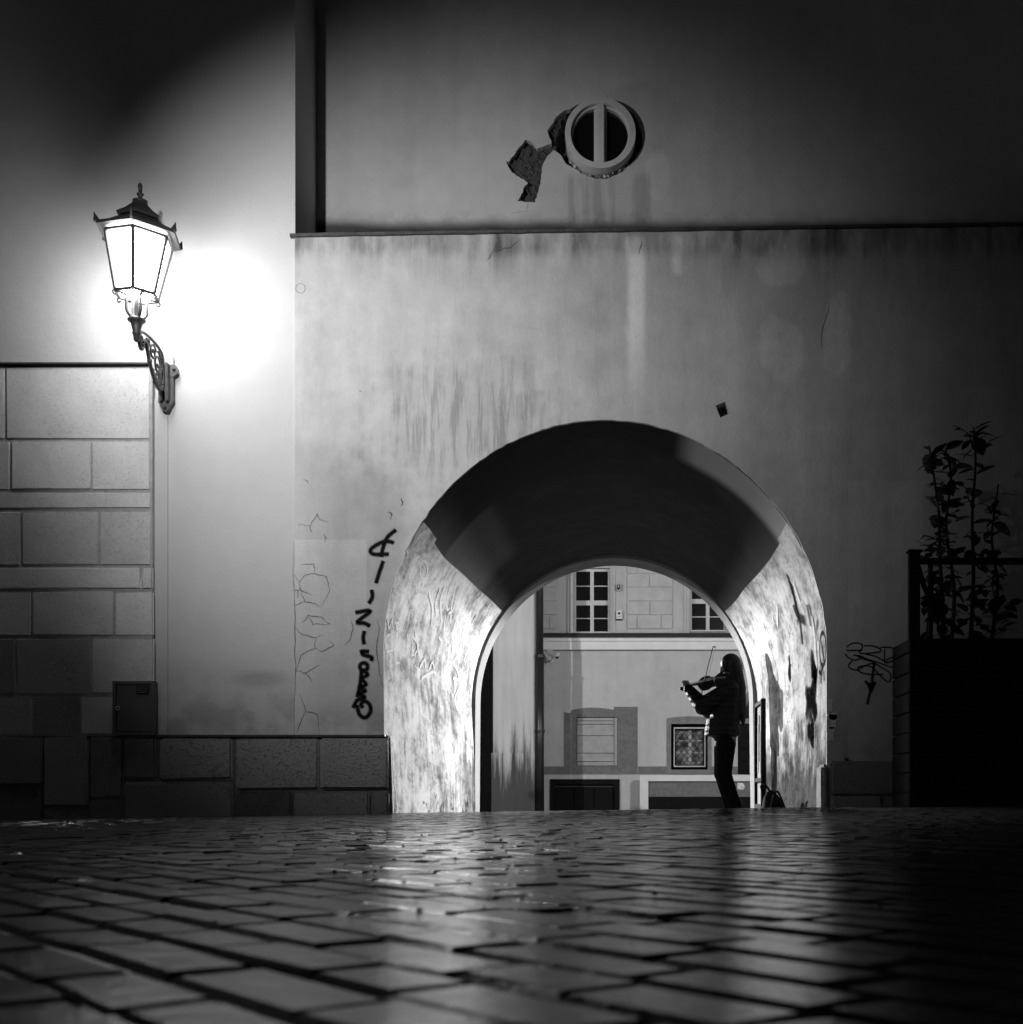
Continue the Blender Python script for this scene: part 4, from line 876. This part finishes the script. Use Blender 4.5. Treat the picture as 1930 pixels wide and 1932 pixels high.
# ------------------------------------------------------------------ things in the passage
Yn0, Yn1 = 12.85, 13.25
nb = thing('notice_frame', (XR, 13.5, 0), 'tall narrow dark notice frame on the right passage wall', 'notice frame')
MB().box(XR - .05, XR + .01, 13.05, 13.09, .02, 1.17).build('upright', 'dark_wood', nb); MB().box(XR - .05, XR + .01, 13.72, 13.76, .02, 1.17).build('upright', 'dark_wood', nb)
for z in (.02, .30, 1.12): MB().box(XR - .048, XR + .01, 13.09, 13.72, z, z + .04).build('rail', 'dark_wood', nb)
MB().box(XR - .02, XR + .01, 13.09, 13.72, .06, 1.12).build('backing', 'grey_render', nb)
for i in range(5): MB().box(XR - .026, XR - .021, 13.13 + .11 * i, 13.20 + .11 * i, .40 + .12 * (i % 2), 1.02 - .09 * (i % 3), .0).build('paper_strip', 'dark_wood' if i % 2 else 'sand_stone', nb)
pq = thing('wall_plaque', (XR, 12.95, 1.54), 'small dark picture plaque high on the right passage wall', 'plaque')
MB().box(XR - .028, XR + .01, 12.76, 13.14, 1.55, 1.93, .004).build('panel', 'white_paint', pq)
for z0, z1, y0, y1 in ((1.55, 1.565, 12.76, 13.14), (1.915, 1.93, 12.76, 13.14), (1.565, 1.915, 12.76, 12.785), (1.565, 1.915, 13.115, 13.14)): MB().box(XR - .036, XR - .027, y0, y1, z0, z1).build('frame_strip', 'dark_wood', pq)
for y, z, r in ((12.95, 1.82, .05), (12.98, 1.72, .06), (12.90, 1.66, .045), (13.02, 1.63, .04)): MB().ball((XR - .029, y, z), r, 10, 6, (.08, 1, .9)).build('print_mark', 'paint_black', pq)
# bag by the wall
bg_c = Vector((px(1461, 10.6), 10.6, 0)); gz = ground_z(bg_c.x, 10.6)
bag = thing('soft_bag', (bg_c.x, 10.6, gz), 'dark soft bag slumped on the floor by the right wall', 'bag')
m = MB(); seg = 20; prof = [(.02, 0), (.98, .0), (1.0, .2), (.92, .5), (.72, .78), (.45, .92), (.1, 1.0)]
for r, z in prof:
    for j in range(seg):
        a = 2 * math.pi * j / seg; wv = 1 + .07 * math.sin(3 * a + z * 4) + .05 * math.sin(5 * a + 1)
        m.v.append((bg_c.x + .105 * r * wv * math.cos(a) - .03 * z, 10.6 + .20 * r * wv * math.sin(a), gz + (.25 * z) * (1 + .1 * math.sin(2 * a))))
for i in range(len(prof) - 1):
    for j in range(seg): m.f.append((i * seg + j, i * seg + (j + 1) % seg, (i + 1) * seg + (j + 1) % seg, (i + 1) * seg + j))
m.f.append(tuple((len(prof) - 1) * seg + j for j in range(seg))); m.build('body', 'bag_cloth', bag, smooth=True)
MB().tube(smooth_path([bg_c + Vector((-.05, -.1, gz + .26)), bg_c + Vector((-.09, -.12, gz + .31)), bg_c + Vector((-.12, -.05, gz + .30)), bg_c + Vector((-.08, .05, gz + .25))], 6), .010, 6).build('handle', 'bag_cloth', bag)
MB().tube(smooth_path([bg_c + Vector((-.10, -.2, gz + .01)), bg_c + Vector((-.06, -.21, gz + .10)), bg_c + Vector((.0, -.2, gz + .26)), bg_c + Vector((.10, -.2, gz + .02))], 6), .008, 6).build('strap', 'bag_cloth', bag)

# ------------------------------------------------------------------ violinist
PZ = 13.0
def P(x, y, d=0.0): return at(x, y, PZ + 0.0) + Vector((0, d, 0))     # places on her own depth plane, d = metres away from the viewer
pz_g = ground_z(1.0, PZ)
per = thing('person', (px(1380, PZ), PZ, pz_g), 'long-haired person in a dark padded jacket playing a violin in the passage', 'person')
def capsule(mb, a, b, ra, rb, n=5, sx=(1, 1, 1)):
    a, b = Vector(a), Vector(b)
    for i in range(n + 1):
        t = i / n; mb.ball(a.lerp(b, t), ra + (rb - ra) * t, 12, 8, sx)
def remesh(mb, name, mat, vox, sm=6, extra=None):
    me = bpy.data.meshes.new('t'); me.from_pydata([tuple(q) for q in mb.v], [], mb.f); ob = bpy.data.objects.new('t', me); COL.objects.link(ob)
    r = ob.modifiers.new('r', 'REMESH'); r.mode = 'VOXEL'; r.voxel_size = vox
    s_ = ob.modifiers.new('s', 'SMOOTH'); s_.factor = .5; s_.iterations = sm
    d2 = bpy.context.evaluated_depsgraph_get(); m2 = bpy.data.meshes.new_from_object(ob.evaluated_get(d2))
    out = MB(); out.v = [tuple(q.co) for q in m2.vertices]; out.f = [tuple(p.vertices) for p in m2.polygons]
    if extra: out.add(extra.v, extra.f)
    COL.objects.unlink(ob); bpy.data.objects.remove(ob); bpy.data.meshes.remove(m2)
    return out.build(name, mat, per, smooth=True)
Lsh, Lel, Lwr = P(1371, 1299, -.12), P(1324, 1334, -.12), P(1297, 1299, .06)
Rsh, Rel, Rwr = P(1362, 1298, .17), P(1338, 1340, .22), P(1322, 1333, .05)
hip = P(1368, 1402); chest = P(1372, 1320)
body = MB()
body.ball(P(1377, 1254), .098, 16, 12, (1.0, .82, 1.12))                                   # skull
body.ball(P(1367.5, 1266), .058, 12, 8, (1.0, .85, 1.05)); body.ball(P(1366, 1273), .036, 10, 8)      # jaw, chin
body.ball(P(1363, 1258, .02), .030, 10, 8, (.8, .9, 1.3))                                  # cheek / face
body.ball(P(1359.2, 1260, .012), .013, 8, 6, (1.2, .8, 1.0)); body.ball(P(1361.5, 1256, .012), .012, 8, 6)   # nose
body.ball(P(1361.5, 1266, .012), .012, 8, 6, (1, 1.3, .7)); body.ball(P(1361.8, 1251, .012), .014, 8, 6, (1, 1.6, .8))   # lips, brow
capsule(body, P(1376, 1272), P(1378, 1295), .052, .056)
capsule(body, P(1376, 1304), P(1372, 1350), .115, .115, 5, (1, 1.25, 1)); capsule(body, P(1372, 1350), hip, .11, .12, 5, (1, 1.2, 1))
capsule(body, Lsh, Lel, .050, .042); capsule(body, Lel, Lwr, .040, .028); capsule(body, Rsh, Rel, .050, .042); capsule(body, Rel, Rwr, .040, .028)
capsule(body, Lwr, P(1293, 1291, .08), .026, .030, 4, (1, .7, 1)); capsule(body, Rwr, P(1318, 1336, .0), .026, .030, 4, (1, .7, 1))
fing = MB()
for i in range(4):                                                                        # left hand: fingers arched over the neck
    r0 = P(1291.5 + i * 2.2, 1289.5, .08 - .006 * i)
    fing.tube(smooth_path([r0, P(1288.5 + i * 2.3, 1285 - (1.2 if 0 < i < 3 else 0), .09 - .006 * i), P(1291 + i * 2.4, 1283.5, .12 - .006 * i), P(1294 + i * 2.4, 1287.5, .13 - .006 * i)], 4), [.0085] * 12 + [.006], 7)
fing.tube(smooth_path([P(1296, 1295, .09), P(1300, 1291, .12), P(1299, 1287, .14)], 4), [.010] * 8 + [.007], 7)
for i in range(4):                                                                        # right hand on the bow's frog
    fing.tube(smooth_path([P(1317, 1333 + i * 2.0, .0), P(1314.5, 1333.5 + i * 2.2, -.02), P(1316.5, 1335 + i * 2.2, -.035), P(1319, 1335.5 + i * 2.2, -.03)], 4), [.0085] * 12 + [.006], 7)
fing.tube(smooth_path([P(1320, 1338, .0), P(1317, 1341, -.015), P(1316, 1339, -.03)], 4), [.010] * 8 + [.007], 7)
remesh(body, 'body', 'skin', .012, 4, fing)
hair = MB()
hair.ball(P(1379, 1253, .0), .108, 18, 12, (1.02, .90, 1.06)); hair.ball(P(1384, 1262), .10, 14, 10, (1, .9, 1.2))
for (a, b, c, d, r0, r1) in ((1385, 1262, 1393, 1300, .088, .080), (1393, 1300, 1399, 1345, .078, .055), (1399, 1345, 1402, 1368, .05, .016)): capsule(hair, P(a, b, -.02), P(c, d, -.04), r0, r1, 6, (1, 1.1, 1))
capsule(hair, P(1372, 1252, -.075), P(1379, 1288, -.10), .035, .03, 5); capsule(hair, P(1379, 1288, -.10), P(1390, 1330, -.13), .03, .016, 6); capsule(hair, P(1396, 1320, -.02), P(1408, 1352, -.02), .03, .008, 6)
remesh(hair, 'hair', 'hair', .011, 3)
jk = MB()
capsule(jk, P(1376, 1300), P(1372, 1330), .130, .150, 5, (1, 1.28, 1)); capsule(jk, P(1371, 1330), P(1366, 1372), .155, .165, 6, (1, 1.2, 1))
for i in range(14):
    a = 2 * math.pi * i / 14; c = P(1365, 1377) + Vector((.165 * math.cos(a), .20 * math.sin(a), 0)); jk.ball(c + Vector((0, 0, -.012)), .018, 8, 6)
jk.lathe(P(1363.5, 1389), [(.184, 0), (.186, .03), (.178, .09), (.165, .18)], 20, 0, Matrix.Diagonal((1.03, 1.12, 1)))
capsule(jk, P(1377, 1285), P(1376, 1296), .072, .085, 3)
capsule(jk, P(1376, 1303, -.12), Lel, .098, .094, 6); capsule(jk, Lel, P(1304, 1305, .03), .092, .062, 6); capsule(jk, P(1304, 1305, .03), P(1299, 1299, .05), .060, .052, 2)
capsule(jk, P(1366, 1300, .17), Rel, .085, .070, 6); capsule(jk, Rel, P(1327, 1334, .07), .068, .046, 5)
for i, (x, y) in enumerate(((1340, 1322), (1330, 1331), (1318, 1326), (1311, 1316))): jk.ball(P(x, y, (-.14, -.12, -.07, -.02)[i]), .072 - .004 * i, 10, 8)
remesh(jk, 'jacket', 'jacket', .013, 3)
tr_ = MB()
capsule(tr_, P(1367, 1388), P(1367.5, 1408), .115, .112, 4, (1, 1.2, 1))
for d, dx in ((-.09, 0), (.09, -1.5)):
    capsule(tr_, P(1368 + dx, 1408, d), P(1364.5 + dx, 1460, d * .9), .106, .086, 8); capsule(tr_, P(1364.5 + dx, 1460, d * .9), P(1391 + dx * 3, 1540, d), .084, .070, 8)
remesh(tr_, 'trousers', 'trousers', .014, 3)
for d in (-.09, .09):
    m = MB(); ax = px(1392, PZ)
    for i, (x, r, zz) in enumerate(((.06, .040, .045), (.0, .045, .05), (-.07, .043, .042), (-.13, .040, .034), (-.18, .030, .026))): m.ball((ax + x, PZ + d, pz_g + zz), r, 12, 8, (1.3, .95, .9))
    remesh(m, 'shoe', 'cloth_dark', .012, 2)
# violin
vio = thing('violin', P(1345, 1303, -.08), 'violin held under the chin of the person in the passage', 'violin')
ax_a, ax_b = P(1375, 1283, -.13), P(1283, 1296, .12)
u = (ax_b - ax_a).normalized(); n0 = Vector((0, -.86, .50)); n0 = (n0 - u * n0.dot(u)).normalized(); w_ = u.cross(n0)
half = [(0, 0), (.003, .05), (.02, .085), (.055, .102), (.10, .100), (.135, .078), (.15, .066), (.165, .056), (.195, .055), (.215, .062), (.228, .075), (.26, .083), (.30, .080), (.335, .058), (.352, .025), (.355, 0)]
def V(a, b, c): return ax_a + u * a + w_ * b + n0 * c
sm_ = [(q.x, q.y) for q in smooth_path([Vector((a, b, 0)) for a, b in half], 3)]
ol = sm_ + [(a, -b) for a, b in reversed(sm_[1:-1])]
m = MB(); n = len(ol); lay = ((-.018, .97), (-.015, 1.0), (.015, 1.0), (.018, .97), (.028, .55))
for c, s2 in lay: m.v += [tuple(V(.18 + (a - .18) * s2, b * s2, c)) for a, b in ol]
for k2 in range(len(lay) - 1):
    for i in range(n): m.f.append((k2 * n + i, k2 * n + (i + 1) % n, (k2 + 1) * n + (i + 1) % n, (k2 + 1) * n + i))
m.f.append(tuple(range(n))[::-1]); m.f.append(tuple((len(lay) - 1) * n + i for i in range(n))); m.build('body', 'violin_wood', vio)
MB().tube([V(.34, 0, .012), V(.40, 0, .016), V(.475, 0, .012)], [.018, .0135, .012], 8).build('neck', 'violin_wood', vio, smooth=True)
MB().add([V(.18, -.018, .044), V(.18, .018, .044), V(.475, .012, .026), V(.475, -.012, .026), V(.18, -.018, .036), V(.18, .018, .036), V(.475, .012, .018), V(.475, -.012, .018)], [(0, 1, 2, 3), (7, 6, 5, 4), (0, 4, 5, 1), (1, 5, 6, 2), (2, 6, 7, 3), (3, 7, 4, 0)]).build('fingerboard', 'paint_black', vio)
MB().tube([V(.475, 0, .01), V(.52, 0, -.004), V(.545, 0, -.018)], [.014, .012, .011], 8).build('pegbox', 'violin_wood', vio)
MB().ball(V(.555, 0, -.018), .021, 12, 8, (1, .8, 1)).build('scroll', 'violin_wood', vio, smooth=True)
for a, s2 in ((.495, 1), (.507, -1), (.52, 1), (.532, -1)): MB().tube([V(a, 0, 0), V(a, s2 * .03, 0), V(a, s2 * .042, 0)], [.004, .004, .008], 6).build('peg', 'violin_wood', vio)
MB().add([V(.155, -.03, .03), V(.155, .03, .03), V(.155, .022, .058), V(.155, -.022, .058), V(.160, -.03, .03), V(.160, .03, .03), V(.160, .022, .055), V(.160, -.022, .055)], [(0, 1, 2, 3), (7, 6, 5, 4), (0, 4, 5, 1), (1, 5, 6, 2), (2, 6, 7, 3), (3, 7, 4, 0)]).build('bridge', 'board', vio)
for i in range(4): MB().tube([V(.03, -.006 + .004 * i, .035), V(.157, -.015 + .01 * i, .06), V(.475, -.007 + .0045 * i, .028)], .0012, 4).build('string', 'steel', vio)
MB().ball(V(.03, .055, .03), .035, 10, 6, (1, 1, .5)).build('chin_rest', 'paint_black', vio)
# bow
bow = thing('violin_bow', P(1316, 1345, -.04), 'slim violin bow pointing upwards across the violin strings', 'bow')
bA, bB = P(1315.8, 1343, -.04), P(1344.5, 1221.5, -.07); bd = (bB - bA).normalized(); bs = Vector((bd.z, 0, -bd.x)).normalized()
MB().tube([bA, bA + bd * .25 + bs * -.004, bA + bd * .45 + bs * -.004, bB], [.0062, .0058, .0052, .0045], 8).build('stick', 'bow_wood', bow, smooth=True)
hA, hB = bA + bd * .05 + bs * .022, bB - bd * .004 + bs * .024
m = MB(); q = Vector((0, .005, 0)); m.add([hA - q, hA + q, hB + q, hB - q, hA - q + bs * .0022, hA + q + bs * .0022, hB + q + bs * .0022, hB - q + bs * .0022], [(0, 1, 2, 3), (7, 6, 5, 4), (0, 4, 5, 1), (1, 5, 6, 2), (2, 6, 7, 3), (3, 7, 4, 0)]).build('bow_hair', 'bow_wood', bow)
def blockq(o, a, b, c, la, lb, lc):
    return MB().add([o + a * (la * i) + b * (lb * j) + c * (lc * k2) for i in (0, 1) for j in (0, 1) for k2 in (-.5, .5)], [(0, 1, 3, 2), (4, 6, 7, 5), (0, 4, 5, 1), (2, 3, 7, 6), (0, 2, 6, 4), (1, 5, 7, 3)])
blockq(bB - bd * .006, bd, bs, Vector((0, 1, 0)), .012, .028, .009).build('bow_tip', 'bow_wood', bow)
blockq(bA + bd * .02, bd, bs, Vector((0, 1, 0)), .045, .024, .011).build('frog', 'paint_black', bow)

# ------------------------------------------------------------------ planter and climbing plant at the right edge
Yq = 8.35; qx = lambda x: px(x, Yq); qz = lambda y: pz(y, Yq)
pl = thing('timber_planter', (qx(1850), 8.5, 0), 'tall dark timber planter standing against the wall at the right edge', 'planter')
PX0, PX1, PT = qx(1716), qx(2080), qz(1202)
zz = 0.02
while zz < PT - .02:
    z2 = min(zz + .135, PT); MB().box(PX0, PX1, Yq, Yq + .03, zz, z2 - .008, .004).build('front_plank', 'planter_wood', pl); MB().box(PX0, PX0 + .03, Yq + .032, 8.90, zz, z2 - .008, .004).build('side_plank', 'planter_wood', pl); zz = z2
MB().box(PX0 + .03, PX1, Yq + .04, 8.88, .1, PT - .06).build('earth', 'soil', pl)
MB().box(qx(1722), qx(1743), Yq + .10, Yq + .16, PT - .1, qz(1036), .006).build('post', 'planter_wood', pl)
MB().box(qx(1719), qx(1748), Yq + .085, Yq + .175, qz(1036), qz(1031), .006).build('post_cap', 'planter_wood', pl)
MB().tube([(qx(1741), Yq + .13, qz(1062)), (qx(1752), Yq + .13, qz(1100)), (qx(1764), Yq + .13, qz(1125))], .018, 7).build('brace', 'planter_wood', pl)
MB().box(qx(1741), qx(2080), Yq + .11, Yq + .15, qz(1058), qz(1046), .006).build('rail', 'planter_wood', pl)
MB().box(qx(1760), qx(1768), Yq + .11, Yq + .15, PT - .05, qz(1058), .004).build('slat', 'planter_wood', pl)
clm = thing('climbing_plant', (qx(1800), Yq + .3, PT - .06), 'leafy climbing shrub rising from the dark planter at the right edge', 'plant')
leafm = []
for v_ in range(4):
    m = MB(); L, wd, cv = 1.0, .24 + .05 * v_, .10 + .06 * v_
    rowsl = ((0, .02), (.2, .7), (.45, 1.0), (.7, .75), (.88, .38), (1.0, .0))
    for t, q in rowsl: m.v += [(t * L, -q * wd, -cv * t * t + .05 * q), (t * L, 0, -cv * t * t), (t * L, q * wd, -cv * t * t + .05 * q)]
    for i in range(len(rowsl) - 1): m.f += [(i * 3, i * 3 + 1, i * 3 + 4, i * 3 + 3), (i * 3 + 1, i * 3 + 2, i * 3 + 5, i * 3 + 4)]
    me = bpy.data.meshes.new('leaf'); me.from_pydata(m.v, [], m.f); me.materials.append(MAT['leaf_green']); [setattr(p, 'use_smooth', True) for p in me.polygons]; leafm.append(me)
def leaf(p, direction, size, up=None):
    o = bpy.data.objects.new('leaf', random.choice(leafm)); COL.objects.link(o); o.parent = clm
    d = Vector(direction).normalized(); s3 = d.cross(Vector((random.uniform(-.4, .4), random.uniform(-.4, .4), 1))).normalized(); n3 = s3.cross(d)
    m4 = Matrix((d, -s3, n3)).transposed().to_4x4(); m4 = Matrix.Translation(Vector(p) - clm.location) @ m4 @ Matrix.Diagonal((size, size, size, 1)); o.matrix_local = m4
def stem(pts, r0, r1, nl, ls, twig=True):
    pts = [Vector(p) + Vector((random.uniform(-.02, .02), random.uniform(-.03, .03), 0)) for p in pts]
    sp = smooth_path(pts, 8); MB().tube(sp, [r0 + (r1 - r0) * i / (len(sp) - 1) for i in range(len(sp))], 6).build('stem', 'stem_brown', clm, smooth=True)
    for i in range(nl):
        t = .12 + .88 * i / nl; p = sp[min(int(t * (len(sp) - 1)), len(sp) - 1)]; a = i * 2.4 + random.uniform(-.4, .4)
        leaf(p, (math.cos(a), math.sin(a) * .8, random.uniform(-.7, .8)), ls * random.uniform(.4, 1.2))
_stem = stem
def stem(pts, r0, r1, nl, ls):
    _stem(pts, r0, r1, nl, ls); sp = smooth_path(pts, 8)
    if len(pts) > 3:
        for i in range(7):
            p = sp[random.randrange(len(sp) // 5, len(sp) - 3)]; a = random.uniform(0, 6.28); d = Vector((math.cos(a), math.sin(a) * .6, random.uniform(.1, .9))) * random.uniform(.08, .22)
            _stem([p, p + d * .5 + Vector((0, 0, .02)), p + d], .005, .002, 6, ls * random.uniform(.5, .9))
q3 = lambda x, y, d=.2: at(x, y, Yq) + Vector((0, d, 0))
stem([q3(1792, 1215), q3(1795, 1150), q3(1789, 1040), q3(1784, 960), q3(1778, 880), q3(1770, 822)], .018, .005, 34, .13)
stem([q3(1815, 1215, .3), q3(1818, 1100, .28), q3(1808, 980, .25), q3(1812, 890, .2), q3(1800, 830, .2)], .016, .005, 32, .13)
stem([q3(1850, 1215, .25), q3(1856, 1080, .28), q3(1846, 960, .25), q3(1856, 860, .2), q3(1850, 790, .2)], .016, .005, 32, .13)
stem([q3(1890, 1215, .3), q3(1896, 1100, .25), q3(1885, 1000, .2), q3(1900, 900, .2)], .015, .005, 28, .13)
stem([q3(1768, 1215, .2), q3(1764, 1160, .18), q3(1772, 1110, .16), q3(1762, 1070, .15), q3(1755, 1040, .15)], .012, .004, 16, .13)
stem([q3(1786, 905, .2), q3(1772, 885, .18), q3(1757, 872, .18)], .006, .003, 6, .06)
stem([q3(1788, 1010, .2), q3(1770, 1003, .16), q3(1758, 1000, .14)], .006, .003, 5, .085)
for i in range(60):
    x, y = random.uniform(1755, 1930), random.uniform(1120, 1210); leaf(q3(x, y, random.uniform(.05, .4)), (random.uniform(-1, 1), random.uniform(-1, .2), random.uniform(-.3, .7)), random.uniform(.07, .13))
# weeds on the foot of the wall
for i, (x, y, lab) in enumerate(((1700, 1440, 'small pale weed growing at the foot of the dark wall near the planter'), (1600, 1441, 'small weed tuft on the wall foot just right of the arch'))):
    c = at(x, y, YF - .03); wd = thing('weed', c, lab, 'plant')
    for j in range(14):
        a = random.uniform(0, 6.28); h_ = random.uniform(.05, .12) * (1 if i == 0 else .6); o = Vector((math.cos(a) * .6, -abs(math.sin(a)) * .4, 1)) * h_; b0 = c + Vector((random.uniform(-.03, .03), 0, 0)); s4 = Vector((.004, 0, 0))
        MB().add([b0 - s4, b0 + s4, b0 + o * .6 + s4, b0 + o * .6 - s4, b0 + o * 1.0 + Vector((math.cos(a) * .02, 0, -.01))], [(0, 1, 2, 3), (3, 2, 4)]).build('blade', 'leaf_green', wd)

# ------------------------------------------------------------------ litter on the setts
def litter(x, y, s, label):
    Y = F * H / (y - VY); X = px(x, Y); z = ground_z(X, Y) + .003
    m = MB(); n = 11; m.v.append((X, Y, z + s * .25))
    for i in range(n):
        a = 2 * math.pi * i / n; r = s * (.6 + .4 * math.cos(2.5 * a) ** 2) * random.uniform(.8, 1.15); m.v.append((X + r * math.cos(a), Y + r * .6 * math.sin(a), z + s * random.uniform(0, .22)))
    for i in range(n): m.f.append((0, 1 + i, 1 + (i + 1) % n))
    m.tube([(X + s * .8, Y, z + s * .1), (X + s * 1.5, Y - s * .1, z + s * .16)], .0011, 5)
    o = m.build('fallen_leaf', 'dead_leaf', None, (X, Y, z)); tag(o, label, 'leaf')
litter(795, 1632, .020, 'curled dead leaf lying on the wet paving below the left side of the arch')
litter(520, 1668, .008, 'small leaf fragment on the wet paving left of the reflection')
litter(395, 1747, .004, 'tiny dark crumb on a pale wet stone in the foreground')
litter(770, 1700, .007, 'small leaf fragment in the front edge of the left reflection')
crumbs = MB()
for i in range(70):
    x, y = random.uniform(600, 1700), random.choice((random.uniform(1545, 1600), random.uniform(1560, 1720))); Y = F * H / (y - VY)
    X = px(x, Y); s = random.uniform(.001, .003); crumbs.ball((X, Y, ground_z(X, Y) + s * .6), s, 6, 4, (1.4, 1, .7))
crumbs.build('grit', 'dead_leaf', None, (0, 4, 0), kind='stuff')
